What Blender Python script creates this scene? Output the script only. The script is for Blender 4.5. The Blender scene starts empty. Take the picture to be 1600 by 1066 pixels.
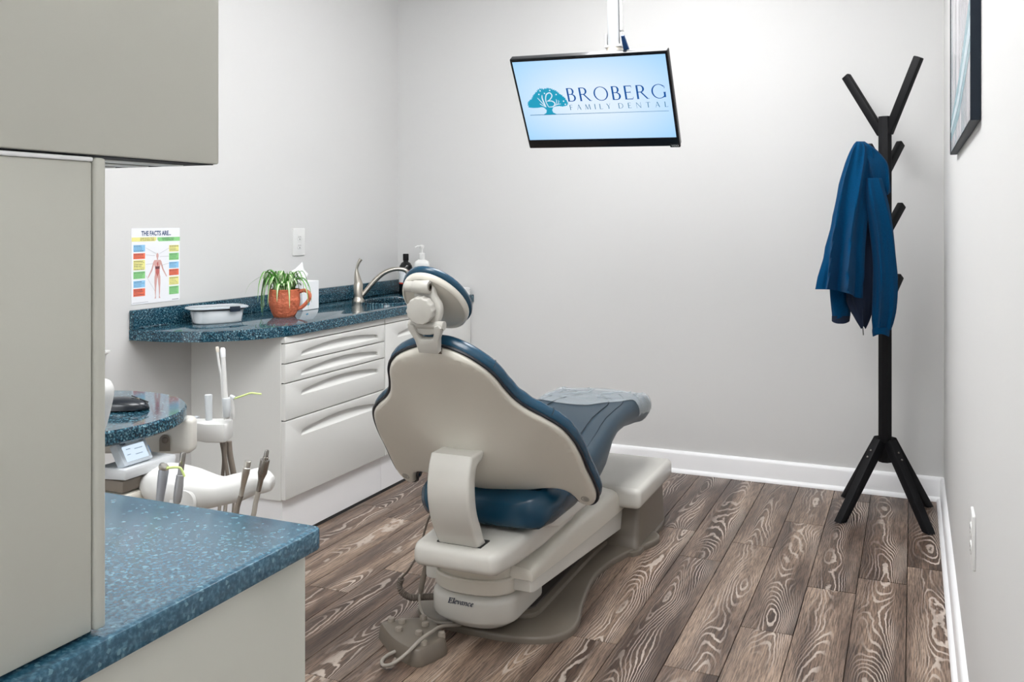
import bpy, bmesh, math, random
from mathutils import Vector, Matrix, noise

R = math.radians
C = bpy.context.scene.collection
SC = bpy.context.scene

# ------------------------------------------------------------------ camera, world, light, exposure
cam = bpy.data.cameras.new('camera')
cam.lens = 36 * 1440 / 1600
cam.sensor_width = 36
cam.shift_y = -191 / 1600
cam.clip_start = 0.02
camo = bpy.data.objects.new('camera', cam)
camo.location = (0, 0, 1.2)
camo.rotation_euler = (R(90), 0, R(23.5))
C.objects.link(camo)
SC.camera = camo

world = bpy.data.worlds.new('world')
SC.world = world
world.use_nodes = True
world.node_tree.nodes['Background'].inputs[0].default_value = (0.95, 0.975, 1.0, 1)
world.node_tree.nodes['Background'].inputs[1].default_value = 1.9

SC.view_settings.view_transform = 'Standard'
SC.view_settings.look = 'None'
SC.view_settings.gamma = 1
SC.view_settings.use_curve_mapping = False
SC.view_settings.exposure = 0.0

CEIL = 2.6
# added unseen wrap-around ceiling lights: x, y, radiance, colour (the fixtures themselves are built further down)
PANELS = [(-0.95, 3.00, 16.5, (0.985, 0.99, 1.0)), (-0.95, 1.15, 15.5, (0.985, 0.99, 1.0)), (-1.30, -0.85, 12.0, (0.95, 0.975, 1.0))]

# room measures
XL, XR, YB, YF = -2.556, 0.122, 4.328, -1.6


# ------------------------------------------------------------------ materials
def nt_of(name):
    m = bpy.data.materials.new(name)
    m.use_nodes = True
    nt = m.node_tree
    return m, nt, nt.nodes['Principled BSDF']


def mat(name, col, rough=0.5, metal=0.0, bump=None, vary=None, coat=0.0, spec=None, sheen=0.0, emit=None, alpha=None, trans=0.0):
    m, nt, b = nt_of(name)
    b.inputs['Base Color'].default_value = (*col, 1)
    b.inputs['Roughness'].default_value = rough
    b.inputs['Metallic'].default_value = metal
    b.inputs['Coat Weight'].default_value = coat
    if spec is not None:
        b.inputs['Specular IOR Level'].default_value = spec
    if sheen:
        b.inputs['Sheen Weight'].default_value = sheen
    if trans:
        b.inputs['Transmission Weight'].default_value = trans
    if alpha is not None:
        b.inputs['Alpha'].default_value = alpha
    if emit:
        b.inputs['Emission Color'].default_value = (*emit[0], 1)
        b.inputs['Emission Strength'].default_value = emit[1]
    tc = nt.nodes.new('ShaderNodeTexCoord')
    if vary:                                              # (scale, amount) slight mottling of the colour
        n = nt.nodes.new('ShaderNodeTexNoise')
        n.inputs['Scale'].default_value = vary[0]
        n.inputs['Detail'].default_value = 3
        nt.links.new(tc.outputs['Object'], n.inputs['Vector'])
        mx = nt.nodes.new('ShaderNodeMix')
        mx.data_type = 'RGBA'
        a = vary[1]
        mx.inputs['A'].default_value = (*[c * (1 - a) for c in col], 1)
        mx.inputs['B'].default_value = (*[min(1, c * (1 + a)) for c in col], 1)
        nt.links.new(n.outputs['Fac'], mx.inputs['Factor'])
        nt.links.new(mx.outputs['Result'], b.inputs['Base Color'])
    if bump:                                              # (scale, strength, distance)
        n2 = nt.nodes.new('ShaderNodeTexNoise')
        n2.inputs['Scale'].default_value = bump[0]
        n2.inputs['Detail'].default_value = 4
        nt.links.new(tc.outputs['Object'], n2.inputs['Vector'])
        bp = nt.nodes.new('ShaderNodeBump')
        bp.inputs['Strength'].default_value = bump[1]
        bp.inputs['Distance'].default_value = bump[2]
        nt.links.new(n2.outputs['Fac'], bp.inputs['Height'])
        nt.links.new(bp.outputs['Normal'], b.inputs['Normal'])
    return m


def counter_mat(name, lo, mid, hi, flake, rough):
    m, nt, b = nt_of(name)
    tc = nt.nodes.new('ShaderNodeTexCoord')
    v = nt.nodes.new('ShaderNodeTexVoronoi')
    v.inputs['Scale'].default_value = 260
    n = nt.nodes.new('ShaderNodeTexNoise')
    n.inputs['Scale'].default_value = 210
    n.inputs['Detail'].default_value = 3
    nt.links.new(tc.outputs['Object'], v.inputs['Vector'])
    nt.links.new(tc.outputs['Object'], n.inputs['Vector'])
    r1 = nt.nodes.new('ShaderNodeValToRGB')
    e = r1.color_ramp.elements
    e[0].position, e[0].color = 0.34, (*lo, 1)
    e[1].position, e[1].color = 0.68, (*hi, 1)
    k = r1.color_ramp.elements.new(0.50)
    k.color = (*mid, 1)
    nt.links.new(n.outputs['Fac'], r1.inputs['Fac'])
    sep = nt.nodes.new('ShaderNodeSeparateColor')
    nt.links.new(v.outputs['Color'], sep.inputs['Color'])
    r2 = nt.nodes.new('ShaderNodeValToRGB')
    e = r2.color_ramp.elements
    e[0].position, e[0].color = 0.93, (0, 0, 0, 1)
    e[1].position, e[1].color = 0.98, (0.8, 0.8, 0.8, 1)
    nt.links.new(sep.outputs['Red'], r2.inputs['Fac'])
    mx = nt.nodes.new('ShaderNodeMix')
    mx.data_type = 'RGBA'
    mx.inputs['B'].default_value = (*flake, 1)
    nt.links.new(r2.outputs['Color'], mx.inputs['Factor'])
    nt.links.new(r1.outputs['Color'], mx.inputs['A'])
    nt.links.new(mx.outputs['Result'], b.inputs['Base Color'])
    b.inputs['Roughness'].default_value = rough
    b.inputs['Specular IOR Level'].default_value = 0.5
    return m


def plank_mat():
    m, nt, b = nt_of('limed_oak_plank')
    L = nt.links.new

    def node(t, **kw):
        nd = nt.nodes.new(t)
        for k, v in kw.items():
            nd.inputs[k].default_value = v
        return nd

    def math_(op, a=None, bb=None, va=0.0, vb=0.0):
        nd = nt.nodes.new('ShaderNodeMath')
        nd.operation = op
        nd.inputs[0].default_value = va
        nd.inputs[1].default_value = vb
        if a is not None:
            L(a, nd.inputs[0])
        if bb is not None:
            L(bb, nd.inputs[1])
        return nd.outputs[0]

    tc = nt.nodes.new('ShaderNodeTexCoord')
    oi = nt.nodes.new('ShaderNodeObjectInfo')
    sep = nt.nodes.new('ShaderNodeSeparateXYZ')
    L(tc.outputs['Object'], sep.inputs[0])
    rnd = oi.outputs['Random']
    off = math_('MULTIPLY', rnd, None, vb=91.7)
    X, Y = sep.outputs['X'], sep.outputs['Y']

    def vec(sx, sy, o=1.0):
        cx = math_('MULTIPLY', X, None, vb=sx)
        cy = math_('MULTIPLY', Y, None, vb=sy)
        cz = math_('MULTIPLY', off, None, vb=o)
        cb = nt.nodes.new('ShaderNodeCombineXYZ')
        L(cx, cb.inputs[0])
        L(cy, cb.inputs[1])
        L(cz, cb.inputs[2])
        return cb.outputs[0]

    # cathedral growth-ring field: a broad noise plus a parabola across the board
    n1 = node('ShaderNodeTexNoise', Scale=1.0, Detail=1.2, Roughness=0.45)
    L(vec(8.5, 2.0), n1.inputs['Vector'])
    n2 = node('ShaderNodeTexNoise', Scale=1.0, Detail=2.0)
    L(vec(60, 26, 1.7), n2.inputs['Vector'])
    shift = math_('MULTIPLY', math_('SUBTRACT', rnd, None, vb=0.5), None, vb=0.05)
    xs = math_('SUBTRACT', X, shift)
    par = math_('MULTIPLY', math_('MULTIPLY', xs, xs), None, vb=72.0)
    field = math_('ADD', n1.outputs['Fac'], par)
    field = math_('ADD', field, math_('MULTIPLY', Y, None, vb=0.28))
    field = math_('ADD', field, math_('MULTIPLY', n2.outputs['Fac'], None, vb=0.035))
    band = math_('SINE', math_('MULTIPLY', field, None, vb=2 * math.pi * 19))
    rl = nt.nodes.new('ShaderNodeValToRGB')
    e = rl.color_ramp.elements
    e[0].position, e[0].color = 0.66, (0, 0, 0, 1)
    e[1].position, e[1].color = 0.93, (1, 1, 1, 1)
    L(math_('ADD', math_('MULTIPLY', band, None, vb=0.5), None, vb=0.5), rl.inputs['Fac'])
    # where the lines are strong
    n3 = node('ShaderNodeTexNoise', Scale=1.0, Detail=1.5)
    L(vec(11, 2.2, 2.3), n3.inputs['Vector'])
    rm = nt.nodes.new('ShaderNodeValToRGB')
    e = rm.color_ramp.elements
    e[0].position, e[0].color = 0.36, (0.10, 0.10, 0.10, 1)
    e[1].position, e[1].color = 0.60, (1, 1, 1, 1)
    L(n3.outputs['Fac'], rm.inputs['Fac'])
    # fine pores and brushed streaks
    n4 = node('ShaderNodeTexNoise', Scale=1.0, Detail=4, Roughness=0.7)
    L(vec(330, 13, 3.1), n4.inputs['Vector'])
    n5 = node('ShaderNodeTexNoise', Scale=1.0, Detail=2)
    L(vec(17, 1.5, 4.7), n5.inputs['Vector'])
    base = nt.nodes.new('ShaderNodeValToRGB')
    e = base.color_ramp.elements
    e[0].position, e[0].color = 0.32, (0.064, 0.038, 0.026, 1)
    e[1].position, e[1].color = 0.72, (0.30, 0.215, 0.155, 1)
    k = base.color_ramp.elements.new(0.52)
    k.color = (0.165, 0.112, 0.080, 1)
    tone = math_('ADD', n5.outputs['Fac'], math_('MULTIPLY', math_('SUBTRACT', rnd, None, vb=0.5), None, vb=0.24))
    L(tone, base.inputs['Fac'])
    st = nt.nodes.new('ShaderNodeValToRGB')
    e = st.color_ramp.elements
    e[0].position, e[0].color = 0.40, (0.34, 0.32, 0.33, 1)
    e[1].position, e[1].color = 0.61, (1.45, 1.44, 1.46, 1)
    L(n4.outputs['Fac'], st.inputs['Fac'])
    mul = nt.nodes.new('ShaderNodeMix')
    mul.data_type = 'RGBA'
    mul.blend_type = 'MULTIPLY'
    mul.inputs['Factor'].default_value = 0.85
    L(base.outputs['Color'], mul.inputs['A'])
    L(st.outputs['Color'], mul.inputs['B'])
    mx = nt.nodes.new('ShaderNodeMix')
    mx.data_type = 'RGBA'
    mx.inputs['B'].default_value = (0.55, 0.47, 0.405, 1)
    ctr = math_('ABSOLUTE', math_('SUBTRACT', X, math_('MULTIPLY', math_('SUBTRACT', n3.outputs['Fac'], None, vb=0.5), None, vb=0.22)))
    rc = nt.nodes.new('ShaderNodeValToRGB')
    e = rc.color_ramp.elements
    e[0].position, e[0].color = 0.018, (1, 1, 1, 1)
    e[1].position, e[1].color = 0.058, (0.16, 0.16, 0.16, 1)
    L(ctr, rc.inputs['Fac'])
    L(math_('MULTIPLY', math_('MULTIPLY', rl.outputs['Color'], math_('MULTIPLY', rm.outputs['Color'], rc.outputs['Color'])), None, vb=0.95), mx.inputs['Factor'])
    L(mul.outputs['Result'], mx.inputs['A'])
    L(mx.outputs['Result'], b.inputs['Base Color'])
    b.inputs['Roughness'].default_value = 0.42
    bp = nt.nodes.new('ShaderNodeBump')
    bp.inputs['Strength'].default_value = 0.25
    bp.inputs['Distance'].default_value = 0.0006
    L(n4.outputs['Fac'], bp.inputs['Height'])
    L(bp.outputs['Normal'], b.inputs['Normal'])
    return m


M_wall = mat('wall_paint', (0.625, 0.622, 0.614), 0.6, bump=(220, 0.06, 0.001), spec=0.3)
M_trim = mat('white_trim_paint', (0.87, 0.87, 0.88), 0.35)
M_ceil = mat('ceiling_white', (0.86, 0.86, 0.86), 0.8)
M_fcab = mat('greige_laminate', (0.56, 0.555, 0.495), 0.55, bump=(500, 0.05, 0.0005))
M_cab = mat('pale_grey_cabinet', (0.69, 0.69, 0.665), 0.45)
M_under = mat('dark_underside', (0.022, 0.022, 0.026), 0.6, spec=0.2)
M_gap = mat('dark_gap', (0.02, 0.02, 0.02), 0.8)
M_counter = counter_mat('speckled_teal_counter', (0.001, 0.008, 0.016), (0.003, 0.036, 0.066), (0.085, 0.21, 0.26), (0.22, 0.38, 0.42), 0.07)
M_counter_lit = counter_mat('speckled_teal_counter_lit', (0.016, 0.070, 0.120), (0.030, 0.110, 0.175), (0.075, 0.200, 0.285), (0.15, 0.32, 0.40), 0.17)  # same counter material, lightened to paint in the light on the near slab
M_plank = plank_mat()
M_screed = mat('dark_underlay', (0.03, 0.025, 0.02), 0.9)
M_shell = mat('greige_plastic', (0.66, 0.63, 0.56), 0.28, bump=(900, 0.06, 0.0004))
M_light = mat('pale_plastic', (0.62, 0.605, 0.56), 0.22)
M_base = mat('taupe_cast_base', (0.165, 0.140, 0.112), 0.35)
M_deep = mat('dark_recess', (0.06, 0.05, 0.045), 0.6)
M_vinyl = mat('metallic_blue_vinyl', (0.003, 0.045, 0.088), 0.26, bump=(60, 0.10, 0.004), spec=0.5)
M_vinyl2 = mat('greyish_blue_vinyl', (0.012, 0.036, 0.058), 0.42, bump=(500, 0.08, 0.0008))  # greyer and rougher blue vinyl for the seat front and leg rest
M_dark = mat('black_blue_edge', (0.004, 0.007, 0.014), 0.4)
M_seam = mat('seam_thread', (0.006, 0.02, 0.03), 0.6)
M_film = mat('clear_film', (0.62, 0.68, 0.72), 0.18, alpha=0.42, bump=(45, 0.3, 0.01))
M_steel = mat('brushed_steel', (0.62, 0.60, 0.56), 0.28, metal=1.0)
M_chrome = mat('dark_chrome', (0.34, 0.32, 0.30), 0.22, metal=1.0)
M_nickel = mat('brushed_nickel', (0.47, 0.44, 0.39), 0.30, metal=1.0)
M_white = mat('white_plastic', (0.71, 0.71, 0.695), 0.32)
M_cream = mat('cream_plastic', (0.74, 0.69, 0.60), 0.4)
M_grey2 = mat('silver_plastic', (0.58, 0.61, 0.63), 0.3)
M_grey = mat('grey_plastic', (0.42, 0.45, 0.48), 0.4)
M_hose = mat('taupe_hose', (0.20, 0.17, 0.14), 0.45)
M_cord = mat('grey_beige_cord', (0.34, 0.31, 0.27), 0.5)
M_coil = mat('brown_coil_cord', (0.13, 0.105, 0.085), 0.5)
M_black = mat('black_paint', (0.004, 0.004, 0.005), 0.55, spec=0.2)
M_blackgloss = mat('black_gloss', (0.006, 0.007, 0.009), 0.15)
M_fleece = mat('blue_fleece', (0.0008, 0.047, 0.125), 0.95, bump=(420, 0.7, 0.003), vary=(260, 0.35), sheen=0.04, spec=0.05)
M_fleecedark = mat('navy_lining', (0.004, 0.012, 0.035), 0.95, bump=(300, 0.5, 0.002))
M_terra = mat('terracotta', (0.60, 0.155, 0.075), 0.45, bump=(55, 0.8, 0.012), vary=(40, 0.25))
M_soil = mat('potting_soil', (0.03, 0.02, 0.012), 0.9)
M_green = mat('leaf_green', (0.10, 0.32, 0.05), 0.4)
M_pale = mat('leaf_pale_stripe', (0.78, 0.86, 0.60), 0.45)
M_paper = mat('white_paper', (0.85, 0.86, 0.87), 0.5)
M_tissue = mat('tissue_paper', (0.88, 0.88, 0.88), 0.9)
M_yellow = mat('neon_yellow_tip', (0.60, 0.72, 0.27), 0.4)
M_link = mat('grey_beige_plastic', (0.50, 0.485, 0.445), 0.3)
M_mouse = mat('black_mouse_plastic', (0.010, 0.014, 0.020), 0.22)


def emat(name, col, s):
    m, nt, b = nt_of(name)
    b.inputs['Base Color'].default_value = (0.01, 0.01, 0.01, 1)
    b.inputs['Emission Color'].default_value = (*col, 1)
    b.inputs['Emission Strength'].default_value = s
    b.inputs['Roughness'].default_value = 0.3
    return m


# ------------------------------------------------------------------ mesh building
class MB:
    def __init__(self):
        self.bm = bmesh.new()
        self.mi = 0

    def _fin(self, faces, verts, M):
        for f in faces:
            f.material_index = self.mi
        if M is not None:
            bmesh.ops.transform(self.bm, matrix=M, verts=verts)

    def box(self, c, s, bev=0.0, seg=2, M=None):
        r = bmesh.ops.create_cube(self.bm, size=1)
        vs = r['verts']
        for v in vs:
            v.co = Vector((c[0] + v.co.x * s[0], c[1] + v.co.y * s[1], c[2] + v.co.z * s[2]))
        fs = list({f for v in vs for f in v.link_faces})
        if bev > 0:
            es = list({e for v in vs for e in v.link_edges})
            q = bmesh.ops.bevel(self.bm, geom=es, offset=bev, segments=seg, affect='EDGES', profile=0.5)
            fs = list({f for f in q['faces']} | {f for f in fs if f.is_valid})
            vs = list({v for f in fs for v in f.verts})
        self._fin(fs, vs, M)
        return self

    def b2(self, a, b, bev=0.0, seg=2, M=None):            # box by two corners
        return self.box([(p + q) / 2 for p, q in zip(a, b)], [abs(q - p) for p, q in zip(a, b)], bev, seg, M)

    def loft(self, rings, cap=True, closed=True, M=None):
        vr = [[self.bm.verts.new(p) for p in r] for r in rings]
        fs = []
        n = len(rings[0])
        for a, b in zip(vr[:-1], vr[1:]):
            for i in range(n if closed else n - 1):
                j = (i + 1) % n
                try:
                    fs.append(self.bm.faces.new((a[i], a[j], b[j], b[i])))
                except ValueError:
                    pass
        if cap and closed:
            fs.append(self.bm.faces.new(list(reversed(vr[0]))))
            fs.append(self.bm.faces.new(vr[-1]))
        self._fin(fs, [v for r in vr for v in r], M)
        return vr

    def tube(self, pts, r, n=10, cap=True, M=None):
        pts = [Vector(p) for p in pts]
        rs = r if isinstance(r, (list, tuple)) else [r] * len(pts)
        rings = []
        t0 = (pts[1] - pts[0]).normalized()
        up = Vector((0, 0, 1)) if abs(t0.z) < 0.9 else Vector((1, 0, 0))
        nx = t0.cross(up).normalized()
        for i, p in enumerate(pts):
            t = (pts[min(i + 1, len(pts) - 1)] - pts[max(i - 1, 0)])
            t = t.normalized() if t.length > 1e-9 else t0
            nx = (nx - t * nx.dot(t)).normalized()
            ny = t.cross(nx)
            rings.append([p + (nx * math.cos(2 * math.pi * k / n) + ny * math.sin(2 * math.pi * k / n)) * rs[i] for k in range(n)])
        self.loft(rings, cap, True, M)
        return self

    def lathe(self, prof, n=28, M=None, sx=1.0, sy=1.0):
        rings = [[(max(r, 1e-4) * sx * math.cos(2 * math.pi * k / n), max(r, 1e-4) * sy * math.sin(2 * math.pi * k / n), z) for k in range(n)] for r, z in prof]
        self.loft(rings, True, True, M)
        return self

    def prism(self, pts, a, b, M=None, bev=0.0, seg=2, holes=None, ends='ab'):
        bm = self.bm
        if holes:
            es = []
            for loop in [pts] + holes:
                vs = [bm.verts.new((p[0], p[1], a)) for p in loop]
                es += [bm.edges.new((vs[i], vs[(i + 1) % len(vs)])) for i in range(len(vs))]
            fl = [g for g in bmesh.ops.triangle_fill(bm, use_beauty=True, use_dissolve=False, edges=es)['geom'] if isinstance(g, bmesh.types.BMFace)]
        else:
            fl = [bm.faces.new([bm.verts.new((p[0], p[1], a)) for p in pts])]
        ex = bmesh.ops.extrude_face_region(bm, geom=fl)
        nv = [g for g in ex['geom'] if isinstance(g, bmesh.types.BMVert)]
        for v in nv:
            v.co.z = b
        ov = {v for f in fl if f.is_valid for v in f.verts}
        vs = list(set(nv) | ov)
        fs = list({f for v in vs for f in v.link_faces})
        bmesh.ops.recalc_face_normals(bm, faces=fs)
        if bev > 0:
            es = []
            for e in {e for v in vs for e in v.link_edges}:
                za, zb = e.verts[0].co.z, e.verts[1].co.z
                if abs(za - zb) < 1e-7 and len(e.link_faces) == 2 and abs(e.link_faces[0].normal.dot(e.link_faces[1].normal)) < 0.5:
                    if (abs(za - a) < 1e-7 and 'a' in ends) or (abs(za - b) < 1e-7 and 'b' in ends):
                        es.append(e)
            q = bmesh.ops.bevel(bm, geom=es, offset=bev, segments=seg, affect='EDGES', profile=0.5)
            fs = list({f for f in q['faces']} | {f for f in fs if f.is_valid})
            vs = list({v for f in fs for v in f.verts})
        self._fin(fs, vs, M)
        return self

    def poly(self, pts, z=0.0, M=None):
        vs = [self.bm.verts.new((p[0], p[1], z)) for p in pts]
        f = self.bm.faces.new(vs)
        self._fin([f], vs, M)
        return self

    def sphere(self, c, r, s=(1, 1, 1), u=16, v=10, M=None):
        q = bmesh.ops.create_uvsphere(self.bm, u_segments=u, v_segments=v, radius=r)
        for w in q['verts']:
            w.co = Vector((c[0] + w.co.x * s[0], c[1] + w.co.y * s[1], c[2] + w.co.z * s[2]))
        self._fin(list({f for w in q['verts'] for f in w.link_faces}), q['verts'], M)
        return self

    def build(self, name, mats, parent=None, angle=38, kind=None, loc=None, recalc=True):
        me = bpy.data.meshes.new(name)
        if recalc:
            bmesh.ops.recalc_face_normals(self.bm, faces=self.bm.faces[:])
        o_ = Vector((0, 0, 0))
        if parent is not None:
            o_ = world_loc(parent)
        elif loc is not None:
            o_ = Vector(loc)
        if o_.length > 0:
            bmesh.ops.translate(self.bm, vec=-o_, verts=self.bm.verts[:])
        self.bm.to_mesh(me)
        self.bm.free()
        for m in (mats if isinstance(mats, (list, tuple)) else [mats]):
            me.materials.append(m)
        me.polygons.foreach_set('use_smooth', [True] * len(me.polygons))
        me.set_sharp_from_angle(angle=R(angle))
        o = bpy.data.objects.new(name, me)
        C.objects.link(o)
        if parent is not None:
            o.parent = parent
        elif loc is not None:
            o.location = loc
        if kind:
            o['kind'] = kind
        return o


def world_loc(o):
    p = Vector(o.location)
    while o.parent is not None:
        o = o.parent
        p += Vector(o.location)
    return p


def thing(name, label, cat, loc, group=None):
    o = bpy.data.objects.new(name, None)
    o.empty_display_size = 0.05
    o.location = loc
    C.objects.link(o)
    o['label'] = label
    o['category'] = cat
    if group:
        o['group'] = group
    return o


def spl(pts, n=8, closed=False):                           # Catmull-Rom through the points
    P = [Vector(p) for p in pts]
    N = len(P)
    out = []
    for i in range(N if closed else N - 1):
        if closed:
            a, b, c, d = P[(i - 1) % N], P[i], P[(i + 1) % N], P[(i + 2) % N]
        else:
            a, b, c, d = P[max(i - 1, 0)], P[i], P[i + 1], P[min(i + 2, N - 1)]
        for k in range(n):
            t = k / n
            out.append(0.5 * ((2 * b) + (c - a) * t + (2 * a - 5 * b + 4 * c - d) * t * t + (3 * b - a - 3 * c + d) * t ** 3))
    if not closed:
        out.append(P[-1].copy())
    return out


def spl2(pts, n=8, closed=True):
    return [(v.x, v.y) for v in spl([(p[0], p[1], 0) for p in pts], n, closed)]


def frame(o, x, y, z):                                      # matrix whose columns are the axes x, y, z at o
    m = Matrix((x, y, z)).transposed().to_4x4()
    m.translation = Vector(o)
    return m


def rrect(x0, y0, x1, y1, r, n=5):
    out = []
    for cx, cy, a0 in ((x1 - r, y1 - r, 0), (x0 + r, y1 - r, 90), (x0 + r, y0 + r, 180), (x1 - r, y0 + r, 270)):
        for k in range(n + 1):
            a = R(a0 + 90 * k / n)
            out.append((cx + r * math.cos(a), cy + r * math.sin(a)))
    return out


def text_mb(mb, s, size, M, ext=0.0, align='CENTER', shear=0.0, sx=1.0, bold=0.0):
    cu = bpy.data.curves.new('t', 'FONT')
    cu.body = s
    cu.size = size
    cu.align_x = align
    cu.shear = shear
    cu.offset = bold
    cu.extrude = ext
    cu.resolution_u = 3
    ob = bpy.data.objects.new('t', cu)
    C.objects.link(ob)
    dg = bpy.context.evaluated_depsgraph_get()
    me = bpy.data.meshes.new_from_object(ob.evaluated_get(dg))
    bpy.data.objects.remove(ob)
    bpy.data.curves.remove(cu)
    n0 = len(mb.bm.verts)
    f0 = len(mb.bm.faces)
    mb.bm.from_mesh(me)
    mb.bm.verts.ensure_lookup_table()
    mb.bm.faces.ensure_lookup_table()
    vs = mb.bm.verts[n0:]
    for v in vs:
        v.co.x *= sx
    for f in mb.bm.faces[f0:]:
        f.material_index = mb.mi
    bmesh.ops.transform(mb.bm, matrix=M, verts=vs)
    bpy.data.meshes.remove(me)


# ------------------------------------------------------------------ room
def struct(mb, name, m, **k):
    return mb.build(name, m, kind='structure', **k)


T = 0.1
struct(MB().b2((XL - T, YF, 0), (XL, YB + T, CEIL)), 'wall_left', M_wall)
struct(MB().b2((XL, YB, 0), (XR, YB + T, CEIL)), 'wall_back', M_wall)
struct(MB().b2((XR, YF, 0), (XR + T, YB + T, CEIL)), 'wall_right', M_wall)
struct(MB().b2((XL - T, YF - T, CEIL), (XR + T, YB + T, CEIL + T)), 'ceiling', M_ceil)
floor = struct(MB().b2((XL - T, YF - T, -0.08), (XR + T, YB + T, -0.006)), 'floor', M_screed)

# planks: 0.15 m rows along the room's depth, staggered end joints
PW, PL = 0.1495, 1.03
ROWEND = {-1: 3.463, 0: 3.287, -2: 3.143, -3: 3.788, -4: 3.463, -5: 3.252, -6: 3.52, -7: 2.47, -8: 3.05, -9: 2.75, -10: 2.015, -11: 2.72, -12: 2.502, -13: 3.20}
rng = random.Random(7)
for row in range(-18, 2):
    x0 = -0.017 + (row - 1) * PW
    x1 = x0 + PW
    xa, xb = max(x0, XL), min(x1, XR)
    if xb - xa < 0.01:
        continue
    j = ROWEND.get(row - 1 if row == 0 else row, None)
    j = {1: 3.461, 0: 3.287, -1: 3.143, -2: 2.757, -3: 3.463, -4: 3.252, -5: 3.531, -6: 2.47, -7: 3.05, -8: 2.30, -9: 2.015, -10: 2.72, -11: 2.502, -12: 3.20}.get(row, 2.2 + rng.random())
    ys = []
    y = j
    while y > YF:
        y -= PL
    while y < YB:
        ys.append((max(y, YF), min(y + PL, YB)))
        y += PL
    for ya, yb in ys:
        if yb - ya < 0.02 or yb < 0.3:
            if yb - ya < 0.02:
                continue
        g = 0.0011
        cx, cy = (x0 + x1) / 2, (ya + yb) / 2
        mb = MB()
        mb.b2((xa + g, ya + g, -0.006), (xb - g, yb - g, 0.0), bev=0.0007, seg=1)
        bmesh.ops.translate(mb.bm, vec=(-cx, -cy, 0), verts=mb.bm.verts[:])
        o = mb.build('plank', M_plank, recalc=True)
        o.parent = floor
        o.location = (cx, cy, 0)

# baseboards and shoe mould
bb = [(0, 0), (0.016, 0), (0.016, 0.085), (0.012, 0.096), (0.006, 0.100), (0, 0.100)]
shoe = [(0.016, 0), (0.030, 0), (0.029, 0.008), (0.024, 0.015), (0.016, 0.018)]
Mb = frame((-2.08, YB, 0), (0, -1, 0), (0, 0, 1), (1, 0, 0))
struct(MB().prism(bb, 0, XR + 2.08, Mb), 'baseboard_back', M_trim)
struct(MB().prism(shoe, 0, XR + 2.08 - 0.016, Mb), 'trim_1', M_trim)
Mr = frame((XR, YF, 0), (-1, 0, 0), (0, 0, 1), (0, 1, 0))
struct(MB().prism(bb, 0, YB - YF - 0.016, Mr), 'baseboard_right', M_trim)
struct(MB().prism(shoe, 0, YB - YF - 0.03, Mr), 'trim_2', M_trim)

# unseen ceiling lights, added and hung low to light the room evenly
for i, (x, y, p, col) in enumerate(PANELS):
    t = thing('added_ceiling_light', ['unseen suspended light added above the chair', 'unseen suspended light added above the front counter', 'unseen suspended light added behind the camera'][i], 'light', (x, y, CEIL), 'added ceiling lights')
    MB().box((x, y, CEIL - 0.008), (0.20, 0.60, 0.016), 0.003).build('ceiling_plate', M_trim, t)
    for yy in (-0.4, 0.4):
        MB().tube([(x, y + yy, CEIL), (x, y + yy, CEIL - 0.12)], 0.006, 8).build('stem', M_trim, t)
    MB().box((x, y, CEIL - 0.15), (0.50, 1.20, 0.07), 0.02, 3).build('diffuser', emat('added_light_diffuser', col, p), t)

# ------------------------------------------------------------------ left base cabinets and counter
XF = -2.112                                                 # cabinet fronts
XB = -2.130


def arch_pull(mb_front, y0, y1, z0, z1, pa, pb, pz, ph):
    """front panel (in y, z) with an arched recessed grip: flat bottom edge, curved top"""
    n = 22

    def rise(t):                                            # height of the curved top edge along the grip
        e = min(t, 1 - t) * (pb - pa)
        end = math.sqrt(max(0.0, 1 - (1 - min(1.0, e / 0.012)) ** 2))
        return ph * (0.10 + end * (0.30 + 0.60 * math.sin(math.pi * t) ** 0.8))
    TS = [0, 0.006, 0.016, 0.03] + [0.06 + 0.88 * k / (n - 8) for k in range(n - 7)] + [0.97, 0.984, 0.994, 1.0]
    hole = [(pa, pz), (pb, pz)] + [(pb + (pa - pb) * t, pz + rise(t)) for t in TS]
    Mf = frame((XB, 0, 0), (0, 1, 0), (0, 0, 1), (1, 0, 0))
    mb_front.prism([(y0, z0), (y1, z0), (y1, z1), (y0, z1)], 0, XF - XB, Mf, bev=0.0025, seg=2, holes=[hole], ends='b')
    g = MB()
    # the grip: a sloping back running from the flat bottom edge inward to the curved top
    rows = []
    for s, dep in ((0.0, 0.0005), (0.10, 0.007), (0.28, 0.0115), (0.6, 0.0135), (1.0, 0.0142)):
        rows.append([(XF - dep, pa + (pb - pa) * t, pz - 0.0008 + (rise(t) + 0.0012) * s) for t in TS])
    g.loft(rows, cap=False, closed=False)
    return g


cab = thing('drawer_cabinet', 'pale grey base cabinet with four stacked drawers under the teal counter', 'cabinet', (-2.34, 3.117, 0))
Y0, Y1, Y2 = 2.768, 3.467, 4.322
MB().b2((XL + 0.001, Y0, 0.16), (XB, Y1 - 0.001, 0.766), bev=0.001, seg=1).build('body', M_cab, cab)
MB().b2((XB, Y0, 0.742), (XF, Y1 - 0.002, 0.766), bev=0.001, seg=1).build('top_rail', M_cab, cab)
MB().b2((XL + 0.001, Y0 + 0.012, 0.0), (XB - 0.003, Y1 - 0.001, 0.16)).build('kick_board', M_trim, cab)
MB().b2((XB - 0.003, Y0 + 0.012, 0.0), (XB - 0.001, Y1 - 0.001, 0.012)).build('floor_gap', M_gap, cab)
MB().b2((XB - 0.0005, Y0 + 0.004, 0.166), (XB + 0.0008, Y1 - 0.001, 0.7415)).build('drawer_gap', M_gap, cab)
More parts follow.
